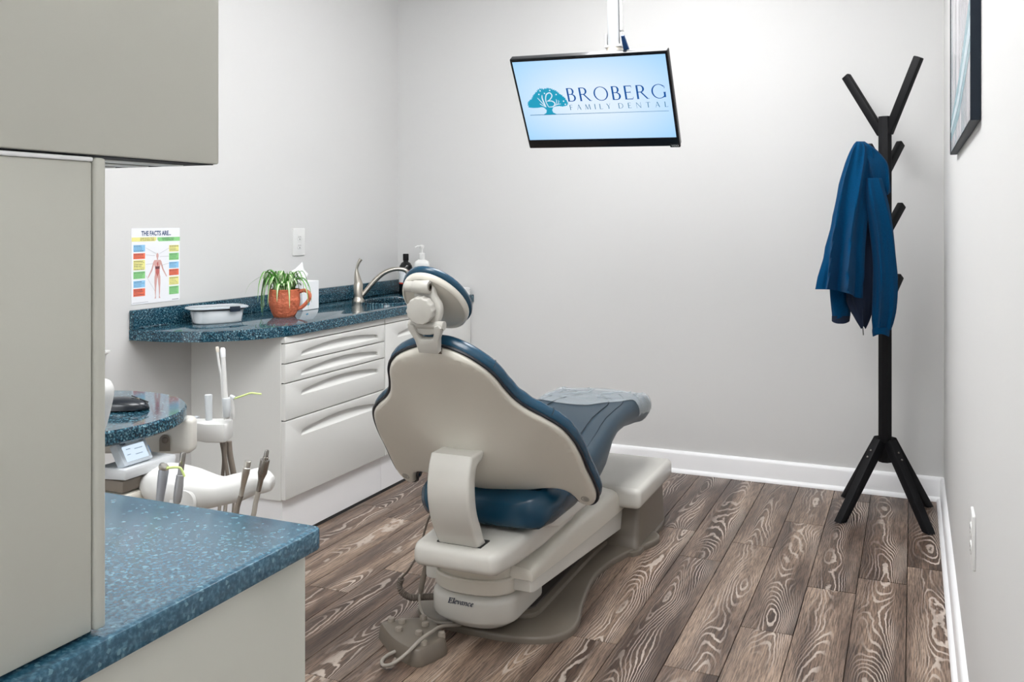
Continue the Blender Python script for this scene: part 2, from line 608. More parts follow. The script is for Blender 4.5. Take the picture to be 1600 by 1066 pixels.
for z0, z1, pz, ph in ((0.6675, 0.738, 0.685, 0.034), (0.5955, 0.6635, 0.612, 0.034), (0.4575, 0.5915, 0.537, 0.036), (0.165, 0.4535, 0.385, 0.040)):
    f = MB()
    g = arch_pull(f, Y0 + 0.003, Y1 - 0.003, z0, z1, Y0 + 0.10, Y1 - 0.055, pz, ph)
    d = f.build('drawer', M_cab, cab)
    g.build('recessed_pull', M_cab, d, recalc=False)

sinkcab = thing('sink_cabinet', 'pale grey sink base cabinet in the corner behind the dental chair', 'cabinet', (-2.34, 3.9, 0))
MB().b2((XL + 0.001, Y1 + 0.001, 0.16), (XB, Y2, 0.60), bev=0.001, seg=1).b2((XB - 0.02, Y1 + 0.001, 0.60), (XB, Y2, 0.766)).b2((XL + 0.001, Y1 + 0.001, 0.60), (XB - 0.02, Y1 + 0.019, 0.766)).b2((XL + 0.001, Y2 - 0.018, 0.60), (XB - 0.02, Y2, 0.766)).build('body', M_cab, sinkcab)
MB().b2((XB, Y1 + 0.003, 0.742), (XF, Y2, 0.766), bev=0.001, seg=1).build('top_rail', M_cab, sinkcab)
MB().b2((XL + 0.001, Y1 + 0.001, 0.0), (XB - 0.003, Y2, 0.16)).build('kick_board', M_trim, sinkcab)
MB().b2((XB - 0.003, Y1 + 0.001, 0.0), (XB - 0.001, Y2, 0.012)).build('floor_gap', M_gap, sinkcab)
MB().b2((XB - 0.0005, Y1 + 0.002, 0.166), (XB + 0.0008, Y2 - 0.003, 0.7415)).build('door_gap', M_gap, sinkcab)
f = MB()
g = arch_pull(f, Y1 + 0.004, Y2 - 0.002, 0.165, 0.738, Y1 + 0.11, Y2 - 0.16, 0.672, 0.040)
d = f.build('door', M_cab, sinkcab)
g.build('recessed_pull', M_cab, d, recalc=False)

# counter with curved left end and an oval sink cut into it
ZT, ZU = 0.806, 0.768
XC = -2.098
curve = spl2([(XL + 0.001, 2.462), (-2.45, 2.468), (-2.36, 2.487), (-2.27, 2.528), (-2.19, 2.602), (-2.135, 2.69), (XC - 0.008, 2.80), (XC, 2.93)], 6, closed=False)
outline = [(XL + 0.001, YB - 0.001)] + curve + [(XC, YB - 0.001)]
SX, SY, SA, SB = -2.29, 3.83, 0.125, 0.185
hole = [(SX + SA * math.cos(a), SY + SB * math.sin(a)) for a in [2 * math.pi * k / 28 for k in range(28)]]
ctop = thing('sink_counter', 'speckled dark teal counter with curved end along the left wall', 'counter', (-2.34, 3.4, ZU))
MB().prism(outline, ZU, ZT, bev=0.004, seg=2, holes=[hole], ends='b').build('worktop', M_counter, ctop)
bw = MB()
rings = []
for s, z in ((1.0, ZT - 0.006), (1.0, 0.78), (0.96, 0.73), (0.85, 0.685), (0.5, 0.668), (0.1, 0.665)):
    rings.append([(SX + SA * s * math.cos(2 * math.pi * k / 28), SY + SB * s * math.sin(2 * math.pi * k / 28), z) for k in range(28)])
bw.loft(rings, cap=False)
bw.build('sink_bowl', M_counter, ctop)
rim = MB()
rim.tube([(SX + (SA + 0.003) * math.cos(a), SY + (SB + 0.003) * math.sin(a), ZT + 0.0005) for a in [2 * math.pi * k / 40 for k in range(41)]], 0.004, 8)
rim.build('sink_rim', M_counter, ctop)
MB().b2((XL + 0.001, 2.462, ZT), (XL + 0.021, YB - 0.002, 0.874), bev=0.003).build('backsplash', M_counter, ctop)

# faucet
FX, FY = -2.40, 3.70
fa = thing('faucet', 'brushed nickel single-lever faucet beside the corner sink', 'faucet', (FX, FY, ZT))
TM = Matrix.Translation((FX, FY, 0))
MB().lathe([(0.0, ZT), (0.029, ZT), (0.029, ZT + 0.010), (0.023, ZT + 0.018), (0.0215, ZT + 0.03), (0.0215, ZT + 0.088), (0.018, ZT + 0.094), (0, ZT + 0.095)], 28, TM).build('body', M_nickel, fa)
lev = spl([(FX, FY, ZT + 0.09), (FX - 0.004, FY - 0.004, ZT + 0.125), (FX - 0.004, FY - 0.006, ZT + 0.155), (FX + 0.004, FY - 0.004, ZT + 0.185), (FX + 0.012, FY + 0.004, ZT + 0.203)], 6)
n = len(lev)
MB().tube(lev, [0.020 - 0.0135 * min(1, i / (n * 0.5)) + 0.003 * max(0, (i / n - 0.7)) / 0.3 for i in range(n)], 14).build('lever', M_nickel, fa)
sp = spl([(FX + 0.014, FY + 0.012, ZT + 0.03), (FX + 0.06, FY + 0.045, ZT + 0.098), (FX + 0.10, FY + 0.07, ZT + 0.138), (FX + 0.145, FY + 0.098, ZT + 0.155), (FX + 0.185, FY + 0.122, ZT + 0.148), (FX + 0.197, FY + 0.130, ZT + 0.122)], 7)
n = len(sp)
MB().tube(sp, [0.0125 - 0.003 * min(1, i / n * 1.5) for i in range(n)], 14).build('spout', M_nickel, fa)


# bottles by the sink
def bottle_at(x, y, prof, M, name, label):
    t = thing(name, label, 'bottle', (x, y, ZT))
    MB().lathe(prof, 28, Matrix.Translation((x, y, ZT))).build('body', M, t)
    return t


bx, by = -2.432, 4.20
M_pblack = mat('black_bottle_plastic', (0.006, 0.007, 0.008), 0.12)
bt = bottle_at(bx, by, [(0, 0), (0.033, 0), (0.035, 0.004), (0.035, 0.135), (0.033, 0.148), (0.024, 0.163), (0.013, 0.17), (0.013, 0.178), (0, 0.178)], M_pblack, 'dark_bottle', 'black round bottle with a white and red label behind the faucet')
MB().lathe([(0, 0.176), (0.0145, 0.176), (0.015, 0.18), (0.015, 0.208), (0.0135, 0.211), (0, 0.211)], 24, Matrix.Translation((bx, by, ZT))).build('cap', M_black, bt)
M_lab = mat('label_white', (0.78, 0.80, 0.82), 0.5)
M_labred = mat('label_red', (0.55, 0.06, 0.035), 0.5)


def sleeve(mb, r, z0, z1, x, y, a0=0, a1=360, n=28):
    rows = [[(x + r * math.cos(R(a0 + (a1 - a0) * k / n)), y + r * math.sin(R(a0 + (a1 - a0) * k / n)), z) for k in range(n + 1)] for z in (z0, z1)]
    mb.loft(rows, cap=False, closed=False)


mb = MB()
sleeve(mb, 0.0354, ZT + 0.062, ZT + 0.122, bx, by, -150, 60)
lb = mb.build('label', M_lab, bt)
mb = MB()
sleeve(mb, 0.0356, ZT + 0.122, ZT + 0.127, bx, by, -150, 60)
mb.build('label_stripe', M_labred, lb)
mb = MB()
sleeve(mb, 0.0356, ZT + 0.055, ZT + 0.062, bx, by, -150, 60)
mb.build('label_stripe', M_labred, lb)

px_, py_ = -2.345, 4.215
pt = thing('pump_bottle', 'white square-shouldered pump soap bottle in the counter corner', 'bottle', (px_, py_, ZT))
TP = Matrix.Translation((px_, py_, ZT))
rb = MB()
rg = []
for s, z in ((0.96, 0), (1, 0.004), (1, 0.155), (0.97, 0.164), (0.86, 0.172), (0.42, 0.183)):
    rg.append([(p[0] * s, p[1] * s, z) for p in rrect(-0.040, -0.027, 0.040, 0.027, 0.012, 4)])
rb.loft(rg, M=TP @ Matrix.Rotation(R(24), 4, 'Z'))
rb.build('body', M_white, pt)
MB().lathe([(0, 0.182), (0.016, 0.182), (0.0165, 0.2), (0.0165, 0.212), (0.012, 0.216), (0.005, 0.218), (0.0045, 0.240), (0, 0.240)], 20, TP).build('collar', M_white, pt)
pm = MB()
pm.lathe([(0, 0.238), (0.008, 0.238), (0.012, 0.246), (0.012, 0.254), (0.008, 0.258), (0, 0.258)], 16, TP)
pm.tube([(px_, py_, ZT + 0.251), (px_ - 0.02, py_ - 0.01, ZT + 0.251), (px_ - 0.031, py_ - 0.015, ZT + 0.245)], [0.005, 0.0045, 0.004], 8)
pm.build('pump_head', M_white, pt)

# folded towels at the far end of the counter
tw = thing('folded_towel', 'crumpled white folded towel on the counter end behind the headrest', 'towel', (-2.17, 4.22, ZT))
for k in range(3):
    mb = MB()
    z = ZT + 0.001 + k * 0.013
    rg = []
    for i in range(13):
        t = i / 12
        x = -2.255 + 0.15 * t
        wob = 0.004 * math.sin(7 * t + k * 2)
        rg.append([(x, 4.17 + wob + 0.004 * k, z), (x, 4.29, z), (x, 4.30, z + 0.006 + wob * 0.5), (x, 4.29, z + 0.012), (x, 4.17 + wob, z + 0.012 + wob * 0.3), (x, 4.16 + wob, z + 0.006)])
    mb.loft(rg)
    mb.build('towel_layer', M_tissue, tw)

# ------------------------------------------------------------------ container, plant, tissue box
cx, cy, ca = -2.425, 2.765, R(62)
Mc = Matrix.Translation((cx, cy, ZT)) @ Matrix.Rotation(ca, 4, 'Z')
bxo = thing('food_container', 'clear lidded plastic container full of white wipes on the teal counter', 'container', (cx, cy, ZT))


def oval(a, b, e=3.2, n=36):
    o = []
    for k in range(n):
        t = 2 * math.pi * k / n
        c_, s_ = math.cos(t), math.sin(t)
        o.append((a * math.copysign(abs(c_) ** (2 / e), c_), b * math.copysign(abs(s_) ** (2 / e), s_)))
    return o


M_clear = mat('clear_container', (0.75, 0.80, 0.84), 0.1, alpha=0.35)
mb = MB()
mb.loft([[(x * s, y * s, z) for x, y in oval(0.098, 0.058)] for s, z in ((0.88, 0.0), (0.92, 0.003), (1.0, 0.054))], M=Mc)
mb.build('tub', M_clear, bxo)
mb = MB()
rg = []
for s, z, w in ((0.84, 0.003, 0), (0.88, 0.006, 0), (0.95, 0.040, 0.003), (0.93, 0.047, 0.004), (0.6, 0.050, 0.003)):
    rg.append([(x * s, y * s, z + w * math.sin(k * 1.3) + w * math.sin(k * 2.9)) for k, (x, y) in enumerate(oval(0.098, 0.058))])
mb.loft(rg, M=Mc)
mb.build('wipes', M_tissue, bxo)
mb = MB()
mb.loft([[(x * s, y * s, z) for x, y in oval(0.114, 0.066, 3.6)] for s, z in ((0.90, 0.0545), (1.0, 0.056), (1.0, 0.0605), (0.93, 0.0635), (0.88, 0.062), (0.80, 0.0605))], M=Mc)
lid = mb.build('lid', mat('frosty_lid', (0.62, 0.68, 0.72), 0.12, alpha=0.8), bxo)
mb = MB()
mb.loft([[(x * s, y * s, z) for x, y in oval(0.101, 0.060)] for s, z in ((0.985, 0.0505), (1.02, 0.051), (1.02, 0.0548), (0.985, 0.0548))], M=Mc)
mb.build('gasket', M_black, bxo)
M_clip = mat('navy_clip', (0.006, 0.014, 0.03), 0.4)
for yy in (-0.0655, 0.0655):
    MB().box((0.045, yy, 0.054), (0.040, 0.007, 0.020), 0.002, M=Mc).build('lid_clip', M_clip, bxo)

gx, gy = -2.318, 3.035
pl = thing('spider_plant', 'spider plant with striped leaves in a terracotta jug on the counter', 'plant', (gx, gy, ZT))
MPt = Matrix.Translation((gx, gy, ZT))
pot = MB().lathe([(0, 0), (0.040, 0), (0.043, 0.003), (0.050, 0.018), (0.060, 0.045), (0.063, 0.066), (0.0615, 0.085), (0.061, 0.100), (0.064, 0.110), (0.061, 0.112), (0.057, 0.108), (0.055, 0.095), (0, 0.094)], 32, MPt).build('pot', M_terra, pl)
e_ = Vector((0.917, 0.399, 0))
hp = spl([Vector((gx, gy, ZT + 0.098)) + e_ * 0.055, Vector((gx, gy, ZT + 0.106)) + e_ * 0.080, Vector((gx, gy, ZT + 0.092)) + e_ * 0.101, Vector((gx, gy, ZT + 0.066)) + e_ * 0.097, Vector((gx, gy, ZT + 0.040)) + e_ * 0.072, Vector((gx, gy, ZT + 0.032)) + e_ * 0.053], 6)
MB().tube(hp, 0.0075, 12).build('handle', M_terra, pot)
MB().lathe([(0, 0.0945), (0.054, 0.0945), (0.05, 0.100), (0, 0.103)], 24, MPt).build('soil', M_soil, pl)
rng = random.Random(21)


def leaf(path, w):
    mb = MB()
    n = len(path)
    rows = []
    for i, p in enumerate(path):
        t = i / (n - 1)
        tan = (path[min(i + 1, n - 1)] - path[max(i - 1, 0)]).normalized()
        side = tan.cross(Vector((0, 0, 1)))
        side = side.normalized() if side.length > 0.05 else Vector((1, 0, 0))
        nrm = side.cross(tan)
        ww = w * 1.35 * (0.75 + 0.5 * math.sin(math.pi * min(1, t * 1.2))) * (1 - t ** 4) + 0.0003
        rows.append([p - side * ww + nrm * ww * 0.35, p - side * ww * 0.42, p + side * ww * 0.42, p + side * ww + nrm * ww * 0.35])
    vr = [[mb.bm.verts.new(q) for q in r] for r in rows]
    for a, b in zip(vr[:-1], vr[1:]):
        for j in range(3):
            f = mb.bm.faces.new((a[j], a[j + 1], b[j + 1], b[j]))
            f.material_index = 1 if j == 1 else 0
    return mb.build('leaf', [M_green, M_pale], pl, recalc=False)


def arc_leaf(az, reach, rise, drop, w, r0=0.02):
    d = Vector((math.cos(az), math.sin(az), 0))
    s = Vector((gx, gy, ZT + 0.10)) + d * r0
    P = [s, s + d * reach * 0.25 + Vector((0, 0, rise * 0.75)), s + d * reach * 0.6 + Vector((0, 0, rise)), s + d * reach * 0.9 + Vector((0, 0, rise * 0.55 - drop * 0.3)), s + d * reach + Vector((0, 0, -drop))]
    zmin = ZT + 0.004
    pp = spl(P, 4)
    for q in pp:
        q.z = max(q.z, zmin)
        if q.x < XL + 0.024:
            q.x = XL + 0.024
    leaf(pp, w)


for k in range(64):
    az = rng.uniform(0, 2 * math.pi)
    front = abs((math.degrees(az) - 307 + 180) % 360 - 180) < 62
    if rng.random() < 0.42 and not front:
        arc_leaf(az, rng.uniform(0.045, 0.085), rng.uniform(0.03, 0.088), rng.uniform(-0.02, 0.085), rng.uniform(0.0032, 0.0056), rng.uniform(0.005, 0.04))
    else:
        arc_leaf(az, rng.uniform(0.015, 0.055), rng.uniform(0.02, 0.085), rng.uniform(-0.085, -0.012), rng.uniform(0.0026, 0.0046), rng.uniform(0.0, 0.045))
for az, re_, ri, dr, w in ((R(200), 0.075, 0.085, 0.085, 0.0060), (R(215), 0.070, 0.070, 0.080, 0.0055), (R(232), 0.062, 0.080, 0.062, 0.0060), (R(255), 0.060, 0.06, 0.05, 0.0056), (R(285), 0.055, 0.035, 0.035, 0.005), (R(320), 0.07, 0.045, 0.06, 0.004), (R(245), 0.075, 0.06, 0.092, 0.0045), (R(10), 0.085, 0.05, 0.07, 0.005), (R(22), 0.09, 0.055, 0.045, 0.005), (R(190), 0.085, 0.05, 0.07, 0.006)):
    arc_leaf(az, re_, ri, dr, w)
s0 = Vector((gx, gy, ZT + 0.10))
le = -e_
leaf(spl([s0, s0 + le * 0.03 + Vector((0, 0, 0.065)), s0 + le * 0.075 + Vector((0, 0, 0.068)), s0 + le * 0.135 + Vector((0, 0, 0.035)), s0 + le * 0.160 + Vector((0, 0, -0.012))], 6), 0.0016)
leaf(spl([s0 + e_ * 0.02, s0 + e_ * 0.035 + Vector((0, 0, 0.06)), s0 + e_ * 0.06 + Vector((0, 0, 0.088)), s0 + e_ * 0.09 + Vector((0, 0, 0.09))], 6), 0.0014)

tb = thing('tissue_box', 'white cube tissue box with a tissue sticking up behind the plant', 'box', (-2.455, 3.318, ZT))
MB().b2((-2.517, 3.258, ZT), (-2.395, 3.378, ZT + 0.124), bev=0.0015, seg=1).build('box', M_paper, tb)
MB().prism([(0.02 * math.cos(a) * 1.6, 0.02 * math.sin(a)) for a in [2 * math.pi * k / 20 for k in range(20)]], 0, 0.0006, Matrix.Translation((-2.455, 3.318, ZT + 0.124))).build('slot', M_grey, tb)
MB().prism([(0.009 * math.cos(a), 0.009 * math.sin(a)) for a in [2 * math.pi * k / 16 for k in range(16)]], 0, 0.0004, frame((-2.395, 3.30, ZT + 0.028), (0, 1, 0), (0, 0, 1), (1, 0, 0))).build('printed_dot', mat('print_cyan', (0.03, 0.35, 0.6), 0.5), tb)
mb = MB()
tz = ZT + 0.122
rows = []
for i in range(9):
    t = i / 8
    row = []
    for k in range(9):
        u = k / 8 - 0.5
        y = 3.318 + u * (0.03 + 0.10 * math.sin(math.pi * min(1, t * 1.1)) * (1 - 0.35 * t)) + 0.012 * t
        x = -2.455 + 0.012 * math.sin(5 * u + 2 * t) + 0.02 * t * u
        row.append((x, y, tz + t * 0.085 * (1 - 0.9 * abs(u + 0.12) * t)))
    rows.append(row)
mb.loft(rows, cap=False, closed=False)
mb.build('tissue', M_tissue, tb, recalc=False)


# ------------------------------------------------------------------ outlets, poster
def outlet(x, y, z, sgn, label, w=0.088, h=0.124):
    t = thing('wall_outlet', label, 'outlet', (x, y, z))
    Mo = frame((x, y, z), (0, sgn, 0), (0, 0, 1), (sgn, 0, 0))
    MB().prism(rrect(-w / 2, -h / 2, w / 2, h / 2, 0.004, 3), 0.0, 0.006, Mo, bev=0.003, ends='b').build('cover_plate', M_white, t)
    for s in (1, -1):
        zc = s * 0.0195
        fo = MB().prism(rrect(-0.017, zc - 0.0135, 0.017, zc + 0.0135, 0.011, 5), 0.004, 0.0078, Mo, bev=0.0007, ends='b').build('receptacle', M_white, t)
        sl = MB()
        sl.prism([(-0.0075, zc - 0.001), (-0.0052, zc - 0.001), (-0.0052, zc + 0.008), (-0.0075, zc + 0.008)], 0.0072, 0.0081, Mo)
        sl.prism([(0.0052, zc), (0.0072, zc), (0.0072, zc + 0.007), (0.0052, zc + 0.007)], 0.0072, 0.0081, Mo)
        sl.prism([(0.0025 * math.cos(a), zc - 0.0065 + 0.0025 * math.sin(a)) for a in [2 * math.pi * k / 12 for k in range(12)]], 0.0072, 0.0081, Mo)
        sl.build('slots', M_gap, fo)


outlet(XL + 0.0005, 3.447, 1.095, 1, 'white duplex outlet on the left wall above the counter')
outlet(XR - 0.0005, 2.215, 0.512, -1, 'white outlet low on the right wall near the baseboard', w=0.075, h=0.118)

PX, PYa, PYb, PZa, PZb = XL + 0.0012, 2.472, 2.708, 0.892, 1.166
po = thing('health_poster', 'laminated body chart poster reading the facts are on the left wall', 'poster', (PX, (PYa + PYb) / 2, PZa))
PWd, PHt = PYb - PYa, PZb - PZa


def pm_(z):
    return frame((PX + z, PYa, PZb), (0, 1, 0), (0, 0, 1), (1, 0, 0))


def pp(u, v):
    return (u * PWd, -v * PHt)


def prect(u0, v0, u1, v1):
    return [pp(u0, v1), pp(u1, v1), pp(u1, v0), pp(u0, v0)]


MB().prism(rrect(0, -PHt, PWd, 0, 0.003, 3), -0.0008, 0.0008, pm_(0)).build('sheet', mat('laminated_paper', (0.82, 0.83, 0.86), 0.25), po)
M_ink = mat('dark_print', (0.012, 0.02, 0.06), 0.5)
M_navy = mat('navy_print', (0.02, 0.06, 0.17), 0.5)
cols = {'y': (0.80, 0.76, 0.28), 'g': (0.26, 0.62, 0.24), 'b': (0.27, 0.55, 0.80), 'r': (0.80, 0.17, 0.09)}
PM = {k: mat('print_' + n, cols[k], 0.35) for k, n in (('y', 'yellow'), ('g', 'green'), ('b', 'blue'), ('r', 'red'))}
mb = MB()
text_mb(mb, 'THE FACTS ARE...', 0.0235, pm_(0.0012) @ Matrix.Translation((PWd * 0.5, -PHt * 0.098, 0)), sx=0.80, bold=0.0007)
mb.build('title', M_navy, po)
MB().poly([pp(0.0, 0.12), pp(0.0, 0.175), pp(0.475, 0.175), pp(0.50, 0.155), pp(0.50, 0.12)], 0.0011, pm_(0)).build('banner', PM['y'], po)
MB().poly([pp(0.52, 0.125), pp(0.52, 0.158), pp(0.55, 0.18), pp(1.0, 0.18), pp(1.0, 0.125)], 0.0011, pm_(0)).build('banner', PM['g'], po)
mb = MB()
for s, u, v in (('YOUR MOUTH TALKS', 0.31, 0.143), ('TO YOUR BODY AND', 0.31, 0.166), ('YOUR BODY TALKS', 0.74, 0.147), ('TO YOUR MOUTH', 0.74, 0.170)):
    text_mb(mb, s, 0.0068, pm_(0.0014) @ Matrix.Translation((PWd * u, -PHt * v, 0)))
mb.build('banner_text', M_ink, po)
rng = random.Random(3)
for u0, u1, lst in ((0.035, 0.268, [('b', .22, .31), ('r', .33, .405), ('y', .42, .55), ('g', .57, .665), ('b', .69, .78), ('r', .795, .895)]), (0.765, 0.975, [('y', .235, .325), ('g', .345, .44), ('b', .465, .55), ('r', .565, .65), ('y', .67, .78), ('g', .80, .91)])):
    for c_, v0, v1 in lst:
        q = MB().poly(prect(u0, v0, u1, v1), 0.0011, pm_(0)).build('text_box', PM[c_], po)
        mb = MB()
        nl = int((v1 - v0) / 0.021)
        for i in range(nl):
            v = v0 + 0.012 + i * 0.021
            le_ = (u1 - u0) * rng.uniform(0.6, 0.94)
            th = 0.0075 if (i == 0 or rng.random() < 0.3) else 0.004
            x = u0 + 0.012
            while x < u0 + le_:
                w = rng.uniform(0.012, 0.035)
                mb.poly(prect(x, v, min(x + w, u1 - 0.008), v + th), 0.0014, pm_(0))
                x += w + 0.008
        mb.build('small_print', M_ink, q)
fig = MB()
fm = pm_(0.0012)


def fpoly(pts, z=0.0):
    fig.poly([pp(*p) for p in pts], z, fm)


fig.mi = 0
fpoly([(0.52 + 0.024 * math.cos(a), 0.372 + 0.036 * math.sin(a)) for a in [2 * math.pi * k / 16 for k in range(16)]])
fpoly([(0.508, 0.40), (0.532, 0.40), (0.534, 0.425), (0.506, 0.425)], 0.0001)
fpoly([(0.455, 0.43), (0.585, 0.43), (0.60, 0.45), (0.575, 0.52), (0.567, 0.60), (0.578, 0.655), (0.52, 0.672), (0.462, 0.655), (0.473, 0.60), (0.465, 0.52), (0.44, 0.45)])
for s in (1, -1):
    fpoly([(0.52 + s * 0.066, 0.437), (0.52 + s * 0.083, 0.45), (0.52 + s * 0.125, 0.55), (0.52 + s * 0.20, 0.655), (0.52 + s * 0.188, 0.665), (0.52 + s * 0.105, 0.565), (0.52 + s * 0.058, 0.47)], 0.00005)
    fpoly([(0.52 + s * 0.004, 0.66), (0.52 + s * 0.060, 0.65), (0.52 + s * 0.062, 0.74), (0.52 + s * 0.056, 0.80), (0.52 + s * 0.054, 0.86), (0.52 + s * 0.046, 0.915), (0.52 + s * 0.060, 0.945), (0.52 + s * 0.030, 0.945), (0.52 + s * 0.034, 0.90), (0.52 + s * 0.026, 0.80), (0.52 + s * 0.016, 0.74)], 0.00005)
fig.mi = 1
fpoly([(0.49, 0.55), (0.55, 0.55), (0.556, 0.60), (0.52, 0.655), (0.484, 0.60)], 0.0002)
fpoly([(0.505, 0.47), (0.535, 0.45), (0.54, 0.50), (0.515, 0.515)], 0.0002)
fig.mi = 2
fpoly([(0.475, 0.515), (0.565, 0.515), (0.56, 0.55), (0.48, 0.553)], 0.0002)
fig.build('printed_figure', [mat('print_flesh', (0.62, 0.36, 0.33), 0.4), mat('print_organ', (0.50, 0.13, 0.12), 0.4), mat('print_liver', (0.16, 0.05, 0.06), 0.4)], po, recalc=False)
M_pg = mat('print_grey', (0.3, 0.3, 0.33), 0.5)
for a, b in (((0.275, 0.26), (0.49, 0.345)), ((0.275, 0.355), (0.46, 0.37)), ((0.76, 0.275), (0.56, 0.345)), ((0.76, 0.385), (0.57, 0.385)), ((0.76, 0.48), (0.60, 0.505)), ((0.275, 0.48), (0.43, 0.475)), ((0.28, 0.63), (0.46, 0.84))):
    mb = MB()
    A, B = Vector(pp(*a)), Vector(pp(*b))
    nn = Vector((-(B - A).y, (B - A).x)).normalized() * 0.0004
    mb.poly([A - nn, B - nn, B + nn, A + nn], 0.00105, fm)
    mb.build('leader_line', M_pg, po, recalc=False)
mb = MB()
mb.poly([pp(0.02, 0.975), pp(0.33, 0.975), pp(0.33, 0.98), pp(0.02, 0.98)], 0, fm)
mb.poly([pp(0.83, 0.975), pp(0.97, 0.975), pp(0.97, 0.985), pp(0.83, 0.985)], 0, fm)
mb.build('fine_print', M_pg, po, recalc=False)

# small white wall holder just past the tall cabinet
wx, wy = XL + 0.001, 2.262
wh = thing('wall_holder', 'small white flared holder on the left wall beside the tall cabinet', 'holder', (wx, wy, 0.685))
MB().lathe([(0, 0.0), (0.028, 0.0), (0.034, 0.03), (0.038, 0.060), (0.050, 0.068), (0.050, 0.073), (0.036, 0.071), (0.030, 0.02), (0, 0.02)], 24, Matrix.Translation((wx + 0.052, wy, 0.685))).build('cup', M_white, wh)
MB().b2((wx, wy - 0.02, 0.698), (wx + 0.022, wy + 0.02, 0.748), bev=0.003).build('bracket', M_white, wh)

# ------------------------------------------------------------------ foreground cabinets on the left
fb = thing('counter_cabinet', 'beige laminate base cabinet under the near counter', 'cabinet', (-1.02, 0.3, 0))
MB().b2((-1.35, -0.4, 0.08), (-0.70, 0.960, 0.782), bev=0.003).build('body', M_fcab, fb)
MB().b2((-1.33, -0.4, 0.0), (-0.74, 0.93, 0.08)).build('kick_board', M_fcab, fb)
fc = MB()
fc.prism(rrect(-1.37, -0.4, -0.685, 0.976, 0.012, 3), 0.783, 0.810, bev=0.003, seg=2)
o = fc.build('front_counter', M_counter_lit, loc=(-1.02, 0.3, 0.783))
o['label'] = 'speckled teal counter slab in the near left foreground, its light painted in'
o['category'] = 'counter'
tc_ = thing('tall_cabinet', 'beige tall cabinet standing on the near counter at the left edge', 'cabinet', (-0.98, 0.12, 0.810))
MB().b2((-1.25, -0.4, 0.8135), (-0.7045, 0.6345, 1.2535), bev=0.002).build('body', M_fcab, tc_)
MB().b2((-1.25, 0.6355, 0.8135), (-0.701, 0.648, 1.2575), bev=0.003, seg=3).build('end_panel', M_fcab, tc_)
MB().b2((-1.25, -0.4, 1.2535), (-0.7025, 0.6345, 1.2578), bev=0.0015).build('top_highlight', M_trim, tc_)  # white strip painting in the highlight along the cabinet's top bevel
MB().b2((-1.24, -0.4, 0.810), (-0.712, 0.640, 0.8135)).build('base_gap', M_gap, tc_)
uc = thing('upper_cabinet', 'beige overhanging cupboard above the tall cabinet at top left', 'cabinet', (-0.98, 0.2, 1.2585))
MB().b2((-1.25, -0.4, 1.2600), (-0.701, 0.803, 2.25), bev=0.002).build('body', M_fcab, uc)
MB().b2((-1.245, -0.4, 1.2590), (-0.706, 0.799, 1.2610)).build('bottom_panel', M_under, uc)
for i in range(3):
    MB().b2((-0.865 + 0.050 * i, 0.665, 1.2580), (-0.835 + 0.050 * i, 0.785, 1.2592), 0.0004, 1).build('light_trim', M_white, uc)

# rounded casing that peeks out behind the tall cabinet, on the near counter
pc = thing('device_casing', 'rounded light grey device casing peeking out behind the tall cabinet', 'device', (-1.10, 0.90, 0.810))
Mq = Matrix.Translation((-1.085, 0.905, 0.893)) @ Matrix.Rotation(R(14), 4, 'Z') @ Matrix.Rotation(R(-4), 4, 'Y')
mb = MB()
out = spl2([(-0.15, 0.0), (0.0, -0.002), (0.058, 0.0), (0.074, 0.010), (0.082, 0.028), (0.092, 0.060), (0.091, 0.074), (0.080, 0.083), (0.04, 0.086), (-0.15, 0.086), (-0.17, 0.06), (-0.17, 0.02)], 4)
mb.prism(out, -0.022, 0.022, Mq @ Matrix.Rotation(R(90), 4, 'X'), bev=0.010, seg=3)
mb.build('shell', M_white, pc)
MB().b2((-1.19, 0.86, 0.810), (-1.07, 0.95, 0.818), bev=0.003).b2((-1.15, 0.893, 0.815), (-1.11, 0.917, 0.905), bev=0.003).build('stand', M_grey, pc)

# ------------------------------------------------------------------ ceiling-mounted screen
TVC = Vector((-0.976, 2.934, 1.589))
MT = Matrix.Translation(TVC) @ Matrix.Rotation(-0.009, 4, 'Z') @ Matrix.Rotation(0.595, 4, 'X') @ Matrix.Rotation(0.019, 4, 'Y')
# local axes: u = x right, v = z up, front = -y ; MTf maps (u, v, out) to the world
MTf = MT @ frame((0, 0, 0), (1, 0, 0), (0, 0, 1), (0, -1, 0))
tv = thing('ceiling_monitor', 'black flat screen hung from the ceiling showing a blue tree logo', 'monitor', (-0.95, 3.0, CEIL))
TW, TH = 0.27, 0.1725
mb = MB()
mb.prism(rrect(-TW, -TH, TW, TH, 0.004, 3), -0.022, 0.0, MTf, bev=0.002, holes=[[(-0.2635, -0.1400), (0.2605, -0.1400), (0.2605, 0.1600), (-0.2635, 0.1600)]], ends='b')
mb.prism(rrect(0.236, -TH - 0.004, 0.271, -TH + 0.010, 0.003, 3), -0.006, 0.0015, MTf, bev=0.001, ends='b')
bez = mb.build('bezel', M_blackgloss, tv)
MB().prism(rrect(-TW + 0.006, -TH + 0.006, TW - 0.006, TH - 0.006, 0.02, 3), -0.045, -0.02, MTf, bev=0.012, ends='a').build('back_cover', M_black, tv)
